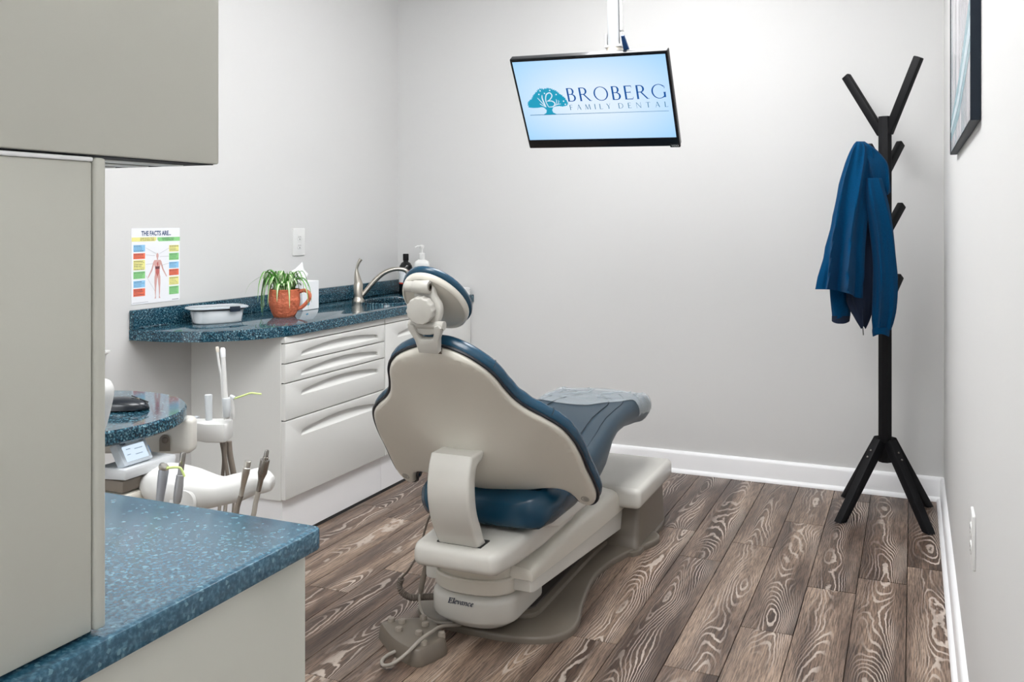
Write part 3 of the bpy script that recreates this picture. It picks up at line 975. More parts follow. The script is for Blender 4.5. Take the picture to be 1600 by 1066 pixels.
# the picture on the screen: pale blue, deeper towards its corners
m, nt, b = nt_of('screen_picture')
b.inputs['Base Color'].default_value = (0.01, 0.01, 0.012, 1)
b.inputs['Roughness'].default_value = 0.25
tcn = nt.nodes.new('ShaderNodeTexCoord')
mp = nt.nodes.new('ShaderNodeMapping')
mp.inputs['Location'].default_value = (-0.5, -0.5, 0)
mp.inputs['Scale'].default_value = (1, 1, 0)
gr = nt.nodes.new('ShaderNodeVectorMath')
gr.operation = 'LENGTH'
rp = nt.nodes.new('ShaderNodeValToRGB')
e = rp.color_ramp.elements
e[0].position, e[0].color = 0.18, (0.74, 0.86, 1.0, 1)
e[1].position, e[1].color = 0.72, (0.36, 0.66, 1.0, 1)
nt.links.new(tcn.outputs['UV'], mp.inputs['Vector'])
nt.links.new(mp.outputs['Vector'], gr.inputs[0])
nt.links.new(gr.outputs['Value'], rp.inputs['Fac'])
nt.links.new(rp.outputs['Color'], b.inputs['Emission Color'])
b.inputs['Emission Strength'].default_value = 1.03
M_screen = m
mb = MB()
uvl = mb.bm.loops.layers.uv.new('UVMap')
fv = [mb.bm.verts.new(MTf @ Vector((x, y, -0.0025))) for x, y in ((-0.2645, -0.141), (0.2615, -0.141), (0.2615, 0.161), (-0.2645, 0.161))]
ff = mb.bm.faces.new(fv)
for l, uv in zip(ff.loops, ((0, 0), (1, 0), (1, 1), (0, 1))):
    l[uvl].uv = uv
scr = mb.build('screen', M_screen, tv, recalc=False)
M_logo = emat('logo_blue', (0.004, 0.095, 0.37), 0.9)
M_logo2 = emat('logo_teal', (0.012, 0.17, 0.32), 0.9)
M_tree = emat('logo_tree_teal', (0.006, 0.36, 0.56), 0.95)
M_logow = emat('logo_white', (0.78, 0.89, 1.0), 0.95)


# thin roman capitals made of strokes (unit cap height, origin at the left of the baseline)
class Letters:
    def __init__(self, mb, M):
        self.mb, self.M = mb, M

    def q(self, pts):
        self.mb.poly([(self.ox + x * self.s * self.kx, self.oy + y * self.s) for x, y in pts], 0, self.M)

    def line(self, a, b, w):                                # a slanted or level stroke of horizontal width w
        (x0, y0), (x1, y1) = a, b
        if abs(y1 - y0) < 1e-6:
            self.q([(x0, y0 - w / 2), (x1, y0 - w / 2), (x1, y0 + w / 2), (x0, y0 + w / 2)])
        else:
            self.q([(x0 - w / 2, y0), (x0 + w / 2, y0), (x1 + w / 2, y1), (x1 - w / 2, y1)])

    def serif(self, x, y, w=0.2):
        h = 0.028
        d = h if y < 0.5 else -h
        self.q([(x - w / 2, y), (x + w / 2, y), (x + w / 2 - 0.05, y + d), (x - w / 2 + 0.05, y + d)])

    def arc(self, cx, cy, rx, ry, a0, a1, wx, wy, n=18):
        for k in range(n):
            A, B = R(a0 + (a1 - a0) * k / n), R(a0 + (a1 - a0) * (k + 1) / n)
            self.q([(cx + rx * math.cos(A), cy + ry * math.sin(A)), (cx + rx * math.cos(B), cy + ry * math.sin(B)), (cx + (rx - wx) * math.cos(B), cy + (ry - wy) * math.sin(B)), (cx + (rx - wx) * math.cos(A), cy + (ry - wy) * math.sin(A))])

    def stem(self, x, w=0.125):
        self.line((x, 0), (x, 1), w)
        self.serif(x, 0)
        self.serif(x, 1)

    def put(self, ch, ox, oy, s, kx=1.0):
        self.ox, self.oy, self.s, self.kx = ox, oy, s, kx
        t, W = 0.055, 0.125
        if ch in 'BRD':
            self.stem(0.12)
        if ch == 'B':
            self.line((0.12, 0.978), (0.34, 0.978), t)
            self.line((0.12, 0.53), (0.36, 0.53), t)
            self.line((0.12, 0.022), (0.36, 0.022), t)
            self.arc(0.34, 0.755, 0.22, 0.245, -90, 90, W, t)
            self.arc(0.36, 0.275, 0.28, 0.275, -90, 90, W, t)
            return 0.68
        if ch == 'R':
            self.line((0.12, 0.978), (0.34, 0.978), t)
            self.line((0.12, 0.50), (0.36, 0.50), t)
            self.arc(0.34, 0.74, 0.26, 0.26, -90, 90, W, t)
            self.line((0.76, 0.0), (0.36, 0.50), 0.115)
            self.line((0.72, 0.012), (0.88, 0.012), 0.03)
            return 0.86
        if ch == 'O':
            self.arc(0.52, 0.5, 0.50, 0.52, 0, 360, 0.10, 0.045, 36)
            return 1.04
        if ch == 'G':
            self.arc(0.52, 0.5, 0.50, 0.52, 42, 330, 0.10, 0.045, 30)
            self.line((0.895, 0.86), (0.895, 0.70), 0.03)
            self.line((0.88, 0.07), (0.88, 0.42), W)
            self.serif(0.88, 0.42 + 0.0, 0.22)
            return 0.98
        if ch in 'EFL':
            self.stem(0.12)
            if ch != 'L':
                self.line((0.12, 0.978), (0.54, 0.978), t)
                self.line((0.54, 1.0), (0.56, 0.85), 0.03)
                self.line((0.12, 0.52), (0.46, 0.52), t)
                self.line((0.46, 0.45), (0.46, 0.60), 0.03)
            if ch != 'F':
                self.line((0.12, 0.022), (0.58, 0.022), t)
                self.line((0.56, 0.0), (0.62, 0.17), 0.03)
            return 0.62
        if ch == 'A':
            self.line((0.12, 0), (0.42, 1.0), 0.05)
            self.line((0.76, 0), (0.43, 1.0), W)
            self.line((0.22, 0.34), (0.64, 0.34), 0.04)
            self.serif(0.12, 0)
            self.serif(0.76, 0)
            return 0.84
        if ch == 'M':
            self.line((0.12, 0), (0.22, 1.0), 0.05)
            self.line((0.22, 1.0), (0.54, 0.02), W)
            self.line((0.54, 0.02), (0.86, 1.0), 0.05)
            self.line((0.98, 0), (0.86, 1.0), W)
            self.serif(0.12, 0)
            self.serif(0.98, 0)
            return 1.10
        if ch == 'I':
            self.stem(0.12)
            return 0.24
        if ch == 'Y':
            self.line((0.40, 0), (0.40, 0.47), W)
            self.line((0.40, 0.45), (0.10, 1.0), W)
            self.line((0.40, 0.45), (0.68, 1.0), 0.05)
            self.serif(0.40, 0)
            self.serif(0.10, 1)
            self.serif(0.68, 1)
            return 0.76
        if ch == 'D':
            self.line((0.12, 0.978), (0.40, 0.978), t)
            self.line((0.12, 0.022), (0.40, 0.022), t)
            self.arc(0.40, 0.5, 0.46, 0.5, -90, 90, 0.10, t)
            return 0.90
        if ch == 'N':
            self.line((0.14, 0), (0.14, 1.0), 0.05)
            self.line((0.86, 0), (0.86, 1.0), 0.05)
            self.line((0.86, 0.0), (0.14, 1.0), 0.11)
            self.serif(0.14, 0)
            self.serif(0.86, 1)
            self.serif(0.12, 1)
            return 0.98
        if ch == 'T':
            self.line((0.38, 0), (0.38, 1), W)
            self.serif(0.38, 0)
            self.line((0.04, 0.978), (0.72, 0.978), t)
            self.line((0.02, 0.84), (0.05, 1.0), 0.03)
            self.line((0.74, 0.84), (0.71, 1.0), 0.03)
            return 0.76
        return 0.42


def word(name, s, x0, x1, y, h, M_, kx=1.0):
    adv = []
    tmp = MB()
    L_ = Letters(tmp, None)
    for ch in s:
        adv.append(L_.put(ch, 0, 0, 1.0) if ch != ' ' else 0.55)
    tmp.bm.free()
    tot = sum(adv) * h * kx
    gap = (x1 - x0 - tot) / (len(s) - 1)
    mb = MB()
    L_ = Letters(mb, MTf @ Matrix.Translation((0, 0, -0.0021)))
    x = x0
    for ch, a in zip(s, adv):
        if ch != ' ':
            L_.put(ch, x, y, h, kx)
        x += a * h * kx + gap
    return mb.build(name, M_, scr, recalc=False)


word('lettering', 'BROBERG', -0.094, 0.247, 0.0055, 0.050, M_logo)
word('lettering', 'FAMILY', -0.091, 0.054, -0.0265, 0.0195, M_logo2)
word('lettering', 'DENTAL', 0.080, 0.248, -0.0265, 0.0195, M_logo2)
MB().poly([(-0.241, -0.0427), (0.248, -0.0418), (0.248, -0.0405), (-0.241, -0.0405)], -0.0021, MTf).build('underline', M_logo2, scr, recalc=False)
rng = random.Random(11)
mb = MB()
cont = [(-0.239, -0.012), (-0.242, 0.004), (-0.232, 0.016), (-0.222, 0.020), (-0.217, 0.031), (-0.207, 0.041), (-0.198, 0.049), (-0.186, 0.058), (-0.170, 0.057), (-0.160, 0.059), (-0.148, 0.058), (-0.136, 0.053), (-0.124, 0.045), (-0.117, 0.036), (-0.106, 0.026), (-0.098, 0.014), (-0.094, 0.004), (-0.097, -0.008), (-0.112, -0.013), (-0.128, -0.010), (-0.142, -0.011), (-0.168, -0.016), (-0.192, -0.012), (-0.206, -0.014), (-0.222, -0.014)]
dense = []
for i, p in enumerate(cont):
    q = cont[(i + 1) % len(cont)]
    for k in range(5):
        t = k / 5
        x, y = p[0] + (q[0] - p[0]) * t, p[1] + (q[1] - p[1]) * t
        d = Vector((x + 0.167, y - 0.018)).normalized() * (0.003 if (k % 2) else -0.0022) * rng.uniform(0.4, 1.3)
        dense.append((x + d.x, y + d.y) if i < 19 else (x, y))
mb.poly(dense, -0.0022, MTf)
trunk = [(-0.212, -0.0425), (-0.190, -0.0405), (-0.179, -0.034), (-0.176, -0.024), (-0.184, -0.014), (-0.205, -0.006), (-0.165, -0.006), (-0.128, -0.006), (-0.150, -0.014), (-0.156, -0.024), (-0.154, -0.034), (-0.143, -0.0405), (-0.120, -0.0425)]
mb.poly(trunk, -0.00221, MTf)
mb.build('tree_logo', M_tree, scr, recalc=False)


def ribbon(mb, pts, w, z, M):
    P = spl([(p[0], p[1], 0) for p in pts], 6)
    n = len(P)
    for i in range(n - 1):
        def off(j):
            t = (P[min(j + 1, n - 1)] - P[max(j - 1, 0)]).normalized()
            s = w * (0.35 + 0.65 * math.sin(math.pi * min(1, (j + 2) / (n + 2))))
            return Vector((-t.y, t.x, 0)) * s
        a, b_ = P[i], P[i + 1]
        oa, ob_ = off(i), off(i + 1)
        mb.poly([(a - oa)[:2], (b_ - ob_)[:2], (b_ + ob_)[:2], (a + oa)[:2]], z, M)


mb = MB()
zz = -0.0019
ribbon(mb, [(-0.166, -0.012), (-0.172, 0.010), (-0.166, 0.034), (-0.152, 0.041), (-0.146, 0.030), (-0.156, 0.016), (-0.168, 0.010)], 0.0022, zz, MTf)
ribbon(mb, [(-0.168, 0.010), (-0.150, 0.010), (-0.141, 0.000), (-0.150, -0.011), (-0.166, -0.012)], 0.0022, zz, MTf)
ribbon(mb, [(-0.176, -0.013), (-0.180, 0.004), (-0.183, 0.022), (-0.181, 0.034)], 0.0024, zz, MTf)
ribbon(mb, [(-0.176, -0.012), (-0.188, 0.006), (-0.200, 0.024)], 0.0015, zz, MTf)
ribbon(mb, [(-0.178, -0.011), (-0.192, -0.002), (-0.196, 0.002)], 0.0014, zz, MTf)
ribbon(mb, [(-0.146, -0.009), (-0.132, -0.003), (-0.120, -0.002)], 0.0014, zz, MTf)
ribbon(mb, [(-0.136, -0.003), (-0.133, 0.010), (-0.134, 0.016)], 0.0012, zz, MTf)
ribbon(mb, [(-0.130, -0.001), (-0.125, 0.008), (-0.127, 0.012)], 0.0010, zz, MTf)
for x, y in ((-0.185, 0.050), (-0.150, 0.050), (-0.192, 0.037), (-0.171, 0.040), (-0.130, 0.034), (-0.108, 0.008), (-0.104, -0.004)):
    mb.poly([(x + 0.0028 * math.cos(a), y + 0.0028 * math.sin(a)) for a in [2 * math.pi * k / 8 for k in range(8)]], zz, MTf)
mb.build('logo_cutout', M_logow, scr, recalc=False)
mb = MB()
text_mb(mb, 'VIZIO', 0.0095, MTf @ Matrix.Translation((0.2535, -TH - 0.0005, 0.0019)))
mb.build('maker_mark', mat('mark_grey', (0.5, 0.5, 0.5), 0.3), bez)
# pole, clip and hinge
M_pole = mat('silver_white_pole', (0.44, 0.455, 0.47), 0.3)
ptop, pbot = Vector((-0.952, 3.03, CEIL)), Vector((-0.925, 3.0, 1.785))
dz = (pbot - ptop).normalized()
MPp = frame(ptop, (1, 0, 0), (0, 1, 0), (0, 0, 1))
ln = (pbot - ptop).length
ax = Vector((1, 0, 0))
ax = (ax - dz * ax.dot(dz)).normalized()
ay = dz.cross(ax)
MPp = frame(ptop, ax, ay, dz)
MB().prism(rrect(-0.019, -0.019, 0.019, 0.019, 0.004, 3), 0.0, ln, MPp).build('pole', M_pole, tv)
MB().prism(rrect(0.0215, -0.012, 0.031, 0.012, 0.003, 2), 0.0, ln - 0.05, MPp).build('cable_cover', M_white, tv)
mb = MB()
mb.box((0, 0, ln + 0.004), (0.058, 0.05, 0.008), 0.002, M=MPp)
mb.box((-0.026, 0, ln - 0.018), (0.005, 0.03, 0.046), 0.001, M=MPp)
mb.box((0.026, 0, ln - 0.018), (0.005, 0.03, 0.046), 0.001, M=MPp)
mb.build('pole_clip', M_white, tv)
MB().lathe([(0, 0), (0.028, 0), (0.028, -0.075), (0.024, -0.08), (0, -0.08)], 24, Matrix.Translation(pbot + Vector((0, 0, -0.008)))).build('swivel', M_cream, tv)
hb = MT @ Vector((0.04, 0.05, 0.02))
mb = MB()
mb.tube([pbot + Vector((0, 0, -0.075)), pbot + Vector((-0.003, -0.01, -0.13)), hb], 0.018, 12)
mb.prism(rrect(-0.05, -0.05, 0.05, 0.05, 0.006, 2), -0.056, -0.044, MTf @ Matrix.Translation((0.04, 0.02, 0)))
mb.build('hinge_bracket', M_white, tv)
mb = MB()
mb.prism([(0.118, 0.10), (0.145, 0.10), (0.124, 0.212), (0.114, 0.212)], -0.05, -0.042, MTf)
mb.build('tilt_lever', mat('navy_lever', (0.01, 0.05, 0.16), 0.4), tv)
MB().box((-0.952, 3.03, CEIL - 0.006), (0.16, 0.16, 0.012), 0.003).build('ceiling_plate', M_white, tv)

# ------------------------------------------------------------------ coat rack
KX, KY = -0.103, 4.03
cr = thing('coat_rack', 'black wooden coat tree with angled arms in the right corner', 'coat rack', (KX, KY, 0))


def bar(p, q, w, d, name='arm', bev=0.004):
    p, q = Vector(p), Vector(q)
    z = (q - p).normalized()
    x = z.cross(Vector((0, 0, 1))).normalized()
    y = z.cross(x)
    return MB().box((0, 0, (q - p).length / 2), (w, d, (q - p).length), bev, 2, M=frame(p, x, y, z)).build(name, M_black, cr)


MB().prism([(0.027 * math.cos(R(22.5 + 45 * k)), 0.027 * math.sin(R(22.5 + 45 * k))) for k in range(8)], 0.215, 1.615, Matrix.Translation((KX, KY, 0)), bev=0.002).build('pole', M_black, cr)
P0 = Vector((KX, KY, 0))
bar(P0 + Vector((-0.012, 0.008, 1.545)), P0 + Vector((-0.155, 0.098, 1.802)), 0.026, 0.034)
bar(P0 + Vector((0.012, -0.008, 1.545)), P0 + Vector((0.125, -0.075, 1.836)), 0.026, 0.034)
bar(P0 + Vector((0.006, 0.018, 1.395)), P0 + Vector((0.058, 0.098, 1.512)), 0.026, 0.032)
bar(P0 + Vector((-0.012, -0.018, 1.395)), P0 + Vector((-0.060, -0.105, 1.490)), 0.026, 0.032)
bar(P0 + Vector((0.006, 0.018, 1.145)), P0 + Vector((0.062, 0.098, 1.258)), 0.026, 0.032)
bar(P0 + Vector((-0.012, -0.014, 1.09)), P0 + Vector((-0.040, -0.06, 1.175)), 0.026, 0.032)
bar(P0 + Vector((0.006, 0.018, 0.85)), P0 + Vector((0.054, 0.098, 0.965)), 0.026, 0.032)
bar(P0 + Vector((-0.012, -0.014, 0.80)), P0 + Vector((-0.040, -0.06, 0.88)), 0.026, 0.032)
for sx in (-1, 1):
    for sy in (-1, 1):
        a = P0 + Vector((sx * 0.018, sy * 0.018, 0.300))
        b_ = P0 + Vector((sx * 0.160, sy * 0.178, 0.012))
        z = (b_ - a).normalized()
        x = z.cross(Vector((0, 0, 1))).normalized()
        y = z.cross(x)
        lg = MB()
        L_ = (b_ - a).length
        lg.box((0, 0, L_ / 2), (0.034, 0.044, L_), 0.003, 2, M=frame(a, x, y, z))
        for v in lg.bm.verts:
            if v.co.z < 0.06:
                v.co.z = 0.004 if v.co.z < 0.03 else v.co.z
        l_ = lg.build('leg', M_black, cr)
        mb = MB()
        up = -y if y.z < 0 else y
        for t in (0.055, 0.085):
            c_ = a + z * t + up * 0.0218
            mb.lathe([(0, 0), (0.0045, 0), (0.004, 0.0015), (0, 0.0018)], 10, frame(c_, x, z, up))
        mb.build('bolt', M_chrome, l_)
        MB().lathe([(0, 0), (0.009, 0), (0.009, 0.005), (0, 0.005)], 12, Matrix.Translation((b_.x, b_.y, 0.0))).build('glide', M_white, l_)

# blue fleece jacket hanging from the near arm
EL, ED = Vector((0.917, 0.399, 0)), Vector((-0.399, 0.917, 0))


def jp(px, py, dd):                                         # a point of the jacket: sideways cm, height, depth offset
    d = 3.655 + dd
    return EL * ((px - 800) / 1440 * d) + ED * d + Vector((0, 0, 1.2 + (342 - py) / 1440 * d))


def jloft(rows, name, parent, m, n=44, seed=0, fold=0.16, nf=7, open_end=True, thick=0.055, bend=0.0):
    """rows: (y, left, right, depth centre, half thickness)"""
    rs = spl([Vector((r[1], r[2], r[0])) for r in rows], 5)
    de = spl([Vector((r[3], r[4], 0)) for r in rows], 5)
    rings = []
    N = len(rs)
    for i, (a, d_) in enumerate(zip(rs, de)):
        t = i / (N - 1)
        cxp, hw, y = (a.x + a.y) / 2, (a.y - a.x) / 2, a.z
        ring = []
        for k in range(n):
            th = 2 * math.pi * k / n
            nz = noise.noise(Vector((math.cos(th) * 1.6 + seed, math.sin(th) * 1.6, t * 2.2)))
            f = 1 + fold * (0.45 + 0.55 * t) * (0.9 - 1.7 * abs(math.sin(nf * th / 2 + seed * 2.1 + 0.9 * math.sin(t * 2 + seed) + 1.1 * nz)) ** 0.8 + 0.6 * nz)
            c_, s_ = math.cos(th), math.sin(th)
            ring.append(jp(cxp + hw * c_ * (1 + 0.25 * (f - 1)), y + 2.2 * math.sin(2 * th + seed) * t + bend * c_ * t, d_.x + d_.y * s_ * f))
        rings.append(ring)
    mb = MB()
    if open_end:
        last = rings[-1]
        cen = sum(last, Vector()) / len(last)
        rings.append([p + (cen - p) * 0.06 + Vector((0, 0, 0.004)) for p in last])
        rings.append([p + (cen - p) * 0.30 + Vector((0, 0, 0.05)) for p in last])
    mb.loft(rings)
    return mb.build(name, m, parent, angle=80)


jk = thing('fleece_jacket', 'blue fleece jacket draped over an arm of the black coat rack', 'jacket', P0 + Vector((-0.06, -0.105, 1.49)))
jloft([(221, 1338, 1352, -0.02, 0.010), (229, 1332, 1362, -0.025, 0.030), (250, 1323, 1366, -0.03, 0.042), (290, 1312, 1362, -0.035, 0.056), (340, 1303, 1355, -0.04, 0.066), (390, 1292, 1350, -0.045, 0.074), (430, 1283, 1347, -0.05, 0.080), (457, 1278, 1344, -0.05, 0.082)], 'body', jk, M_fleece, n=72, seed=1.7, fold=0.62, nf=6, bend=7)
jloft([(224, 1344, 1356, 0.0, 0.012), (236, 1342, 1372, -0.005, 0.035), (256, 1345, 1388, -0.01, 0.050), (280, 1352, 1391, -0.015, 0.052), (296, 1362, 1392, -0.015, 0.046), (303, 1372, 1391, -0.015, 0.034)], 'collar', jk, M_fleece, n=60, seed=4.1, fold=0.40, nf=5)
sl = jloft([(278, 1352, 1378, -0.055, 0.025), (310, 1352, 1388, -0.06, 0.042), (350, 1358, 1396, -0.055, 0.048), (400, 1364, 1401, -0.05, 0.050), (440, 1365, 1404, -0.05, 0.052), (480, 1364, 1402, -0.05, 0.050), (508, 1364, 1395, -0.05, 0.040), (514, 1363, 1392, -0.05, 0.036)], 'sleeve', jk, M_fleece, n=60, seed=2.4, fold=0.42, nf=5)
jloft([(512, 1364, 1391, -0.05, 0.037), (516, 1363, 1391, -0.05, 0.038), (524, 1364, 1390, -0.05, 0.037)], 'cuff', sl, M_fleece, seed=2.0, fold=0.03, nf=9)
sl2 = jloft([(440, 1296, 1326, 0.03, 0.03), (470, 1298, 1330, 0.03, 0.034), (492, 1300, 1329, 0.03, 0.032), (496, 1300, 1329, 0.03, 0.030)], 'sleeve', jk, M_fleece, seed=5.5, fold=0.1, nf=3)
jloft([(494, 1300, 1329, 0.03, 0.031), (504, 1300, 1328, 0.03, 0.031)], 'cuff', sl2, M_fleecedark, seed=5, fold=0.03, nf=9)
jloft([(286, 1338, 1364, -0.015, 0.02), (340, 1334, 1366, -0.015, 0.026), (400, 1330, 1366, -0.02, 0.03), (440, 1325, 1368, -0.02, 0.035), (470, 1324, 1367, -0.02, 0.036), (495, 1336, 1360, -0.02, 0.028), (512, 1346, 1353, -0.02, 0.012)], 'front_flap', jk, M_fleecedark, n=60, seed=7.3, fold=0.5, nf=4)
mb = MB()
mb.tube([jp(1348, 508, -0.02), jp(1349, 518, -0.02), jp(1349.5, 524, -0.02)], 0.0022, 6)
mb.build('zip_pull', M_chrome, jk)

# ------------------------------------------------------------------ picture on the right wall
pf = thing('framed_picture', 'black framed pale blue and grey picture on the right wall', 'picture', (XR, 2.5, 1.39))
Y0p, Y1p, Z0p, Z1p = 2.00, 3.06, 1.392, 2.15
Mp = frame((XR - 0.001, 0, 0), (0, 1, 0), (0, 0, 1), (-1, 0, 0))
MB().prism([(Y0p, Z0p), (Y1p, Z0p), (Y1p, Z1p), (Y0p, Z1p)], 0, 0.0185, Mp, bev=0.0012, seg=1, holes=[[(Y0p + 0.004, Z0p + 0.004), (Y1p - 0.003, Z0p + 0.004), (Y1p - 0.003, Z1p - 0.004), (Y0p + 0.004, Z1p - 0.004)]], ends='b').build('frame', mat('dark_navy_frame', (0.005, 0.011, 0.020), 0.5, spec=0.25), pf)
m, nt, b = nt_of('picture_print')
tcn = nt.nodes.new('ShaderNodeTexCoord')
mp = nt.nodes.new('ShaderNodeMapping')
mp.inputs['Scale'].default_value = (1.0, 9.0, 1.1)
mp.inputs['Rotation'].default_value = (R(12), 0, 0)
nz = nt.nodes.new('ShaderNodeTexNoise')
nz.inputs['Scale'].default_value = 1.3
nz.inputs['Detail'].default_value = 5
rp = nt.nodes.new('ShaderNodeValToRGB')
e = rp.color_ramp.elements
e[0].position, e[0].color = 0.33, (0.15, 0.26, 0.31, 1)
e[1].position, e[1].color = 0.62, (0.52, 0.51, 0.53, 1)
k = rp.color_ramp.elements.new(0.47)
k.color = (0.34, 0.33, 0.36, 1)
nt.links.new(tcn.outputs['Object'], mp.inputs['Vector'])
nt.links.new(mp.outputs['Vector'], nz.inputs['Vector'])
nt.links.new(nz.outputs['Fac'], rp.inputs['Fac'])
nt.links.new(rp.outputs['Color'], b.inputs['Base Color'])
b.inputs['Roughness'].default_value = 0.2
MB().b2((XR - 0.0170, Y0p + 0.0035, Z0p + 0.0035), (XR - 0.002, Y1p - 0.0025, Z1p - 0.0035)).build('print', m, pf)
bandm = mat('print_teal_band', (0.17, 0.31, 0.36), 0.25)
mb = MB()
mb.poly([(Y0p + 0.011, 1.54), (Y0p + 0.011, 1.66), (2.55, 1.55), (3.045, 1.49), (3.045, 1.43), (2.55, 1.45)], 0.0163, Mp)
pr = mb.build('painted_band', bandm, pf, recalc=False)
mb = MB()
mb.poly([(Y0p + 0.011, 1.57), (Y0p + 0.011, 1.61), (2.55, 1.515), (3.045, 1.47), (3.045, 1.455), (2.55, 1.485)], 0.0166, Mp)
mb.build('painted_highlight', mat('print_foam', (0.42, 0.52, 0.57), 0.3), pf, recalc=False)

# ------------------------------------------------------------------ dental chair
CX = -1.13
ch = thing('dental_chair', 'dental treatment chair with beige shell and blue vinyl upholstery', 'dental chair', (CX, 2.85, 0))


def sym(half, x0=0.0):                                      # mirror a half outline (x >= 0 side, top to bottom)
    return [(x0 + x, y) for x, y in half] + [(x0 - x, y) for x, y in reversed(half) if x > 1e-6]


# base plate on the floor
half = spl2([(0.0, 2.386), (0.10, 2.390), (0.19, 2.415), (0.243, 2.475), (0.248, 2.56), (0.215, 2.70), (0.185, 2.88), (0.188, 3.02), (0.222, 3.16), (0.268, 3.27), (0.285, 3.34), (0.268, 3.40), (0.20, 3.43), (0.0, 3.44)], 5, closed=False)
BX = -1.148
MB().prism(sym(half, BX), 0.0, 0.020, bev=0.008, seg=3, ends='b').build('base_plate', M_base, ch)
half = spl2([(0.0, 2.50), (0.09, 2.505), (0.125, 2.54), (0.128, 2.62), (0.125, 3.0), (0.125, 3.39), (0.0, 3.395)], 4, closed=False)
MB().prism(sym(half, BX), 0.019, 0.034, bev=0.006, seg=2, ends='b').build('base_channel', M_base, ch)
half = spl2([(0.0, 2.53), (0.08, 2.535), (0.105, 2.56), (0.108, 2.62), (0.105, 3.0), (0.105, 3.36), (0.0, 3.365)], 4, closed=False)
MB().prism(sym(half, BX), 0.033, 0.037, bev=0.002, seg=1, ends='b').build('channel_floor', M_deep, ch)

# pedestal at the foot end
PXc = -1.135
MB().b2((PXc - 0.245, 3.18, 0.162), (PXc + 0.248, 3.66, 0.236), bev=0.020, seg=4).build('pedestal_cover', M_light, ch)
half = [(0.0, 3.17), (0.225, 3.165), (0.245, 3.20), (0.246, 3.50), (0.235, 3.59), (0.19, 3.615), (0.0, 3.62)]
MB().prism(sym(half, PXc), 0.0, 0.016, bev=0.006, seg=2, ends='b').build('pedestal_foot', M_base, ch)
mb = MB()
rings = []
for t, z in ((0, 0.014), (0.25, 0.022), (0.55, 0.055), (1.0, 0.164)):
    w = 0.236 - 0.010 * t
    a = 3.185 + 0.075 * t
    rings.append([(PXc + x, y, z) for x, y in rrect(-w, a, w, 3.60, 0.02, 4)])
mb.loft(rings)
mb.build('pedestal_skirt', M_base, ch)

# lift arm cover: an upper cap and a lower skirt running from the column to the pedestal
def armsec(y, w, zb, zt, crown, r):
    pts = [(-w, zb), (w, zb), (w, zt - r), (w - r * 0.3, zt - r * 0.3), (w - r, zt), (w * 0.4, zt + crown), (-w * 0.4, zt + crown), (-w + r, zt), (-w + r * 0.3, zt - r * 0.3), (-w, zt - r)]
    return [(-1.128 + x, y, z) for x, z in pts]


mb = MB()
mb.loft([armsec(2.390, 0.140, 0.184, 0.206, 0.004, 0.012), armsec(2.396, 0.148, 0.180, 0.214, 0.006, 0.016), armsec(2.60, 0.155, 0.172, 0.232, 0.012, 0.020), armsec(2.90, 0.160, 0.158, 0.240, 0.015, 0.024), armsec(3.15, 0.162, 0.148, 0.232, 0.012, 0.026), armsec(3.30, 0.162, 0.143, 0.205, 0.006, 0.026), armsec(3.37, 0.158, 0.143, 0.175, 0.002, 0.022)])
mb.build('lift_arm_cover', M_shell, ch, angle=50)
mb = MB()
mb.loft([armsec(2.395, 0.142, 0.150, 0.182, 0, 0.003), armsec(2.41, 0.147, 0.146, 0.180, 0, 0.003), armsec(2.90, 0.153, 0.104, 0.160, 0, 0.003), armsec(3.30, 0.154, 0.066, 0.146, 0, 0.003), armsec(3.36, 0.150, 0.070, 0.145, 0, 0.003)])
mb.build('lift_arm_skirt', M_light, ch)
mb = MB()
mb.lathe([(0, 0), (0.020, 0), (0.020, 0.012), (0.012, 0.015), (0, 0.015)], 18, frame((-0.977, 3.29, 0.085), (0, 1, 0), (0, 0, 1), (1, 0, 0)))
mb.build('pivot_cap', M_light, ch)

# motor housing, ring and neck at the back end
def dsec(x0, w, yr, yf, rr, z, n=7):
    """D-shaped plan: rounded rear (towards -y), straight front"""
    rr = 0.90 * w
    o = []
    for k in range(n + 1):
        a = R(180 + 90 * k / n)
        o.append((x0 - w + rr + rr * math.cos(a), yr + rr * 0.72 + rr * 0.72 * math.sin(a), z))
    for k in range(n + 1):
        a = R(270 + 90 * k / n)
        o.append((x0 + w - rr + rr * math.cos(a), yr + rr * 0.72 + rr * 0.72 * math.sin(a), z))
    o += [(x0 + w, yf, z), (x0 - w, yf, z)]
    return o


HX = -1.163
mb = MB()
mb.loft([dsec(HX, 0.098, 2.362, 2.60, 0.085, 0.036), dsec(HX, 0.118, 2.348, 2.60, 0.09, 0.050), dsec(HX, 0.122, 2.343, 2.60, 0.09, 0.058)])
mb.build('housing_lip', M_light, ch)
mb = MB()
mb.loft([dsec(HX, 0.128, 2.334, 2.60, 0.09, 0.058), dsec(HX, 0.131, 2.328, 2.60, 0.09, 0.066), dsec(HX, 0.131, 2.326, 2.60, 0.09, 0.112), dsec(HX, 0.129, 2.329, 2.60, 0.09, 0.122), dsec(HX, 0.122, 2.338, 2.60, 0.088, 0.131), dsec(HX, 0.098, 2.36, 2.60, 0.08, 0.139), dsec(HX, 0.08, 2.39, 2.60, 0.07, 0.143)])
hs = mb.build('motor_housing', M_light, ch, angle=50)
mb = MB()
text_mb(mb, '\U0001D438\U0001D459\U0001D452\U0001D463\U0001D44E\U0001D45B\U0001D450\U0001D452', 0.0215, frame((HX - 0.006, 2.3252, 0.111), (1, 0, 0), (0, 0.16, 0.987), (0, -0.987, 0.16)), ext=0.0012)
mb.build('maker_lettering', M_ink, hs)
mb = MB()
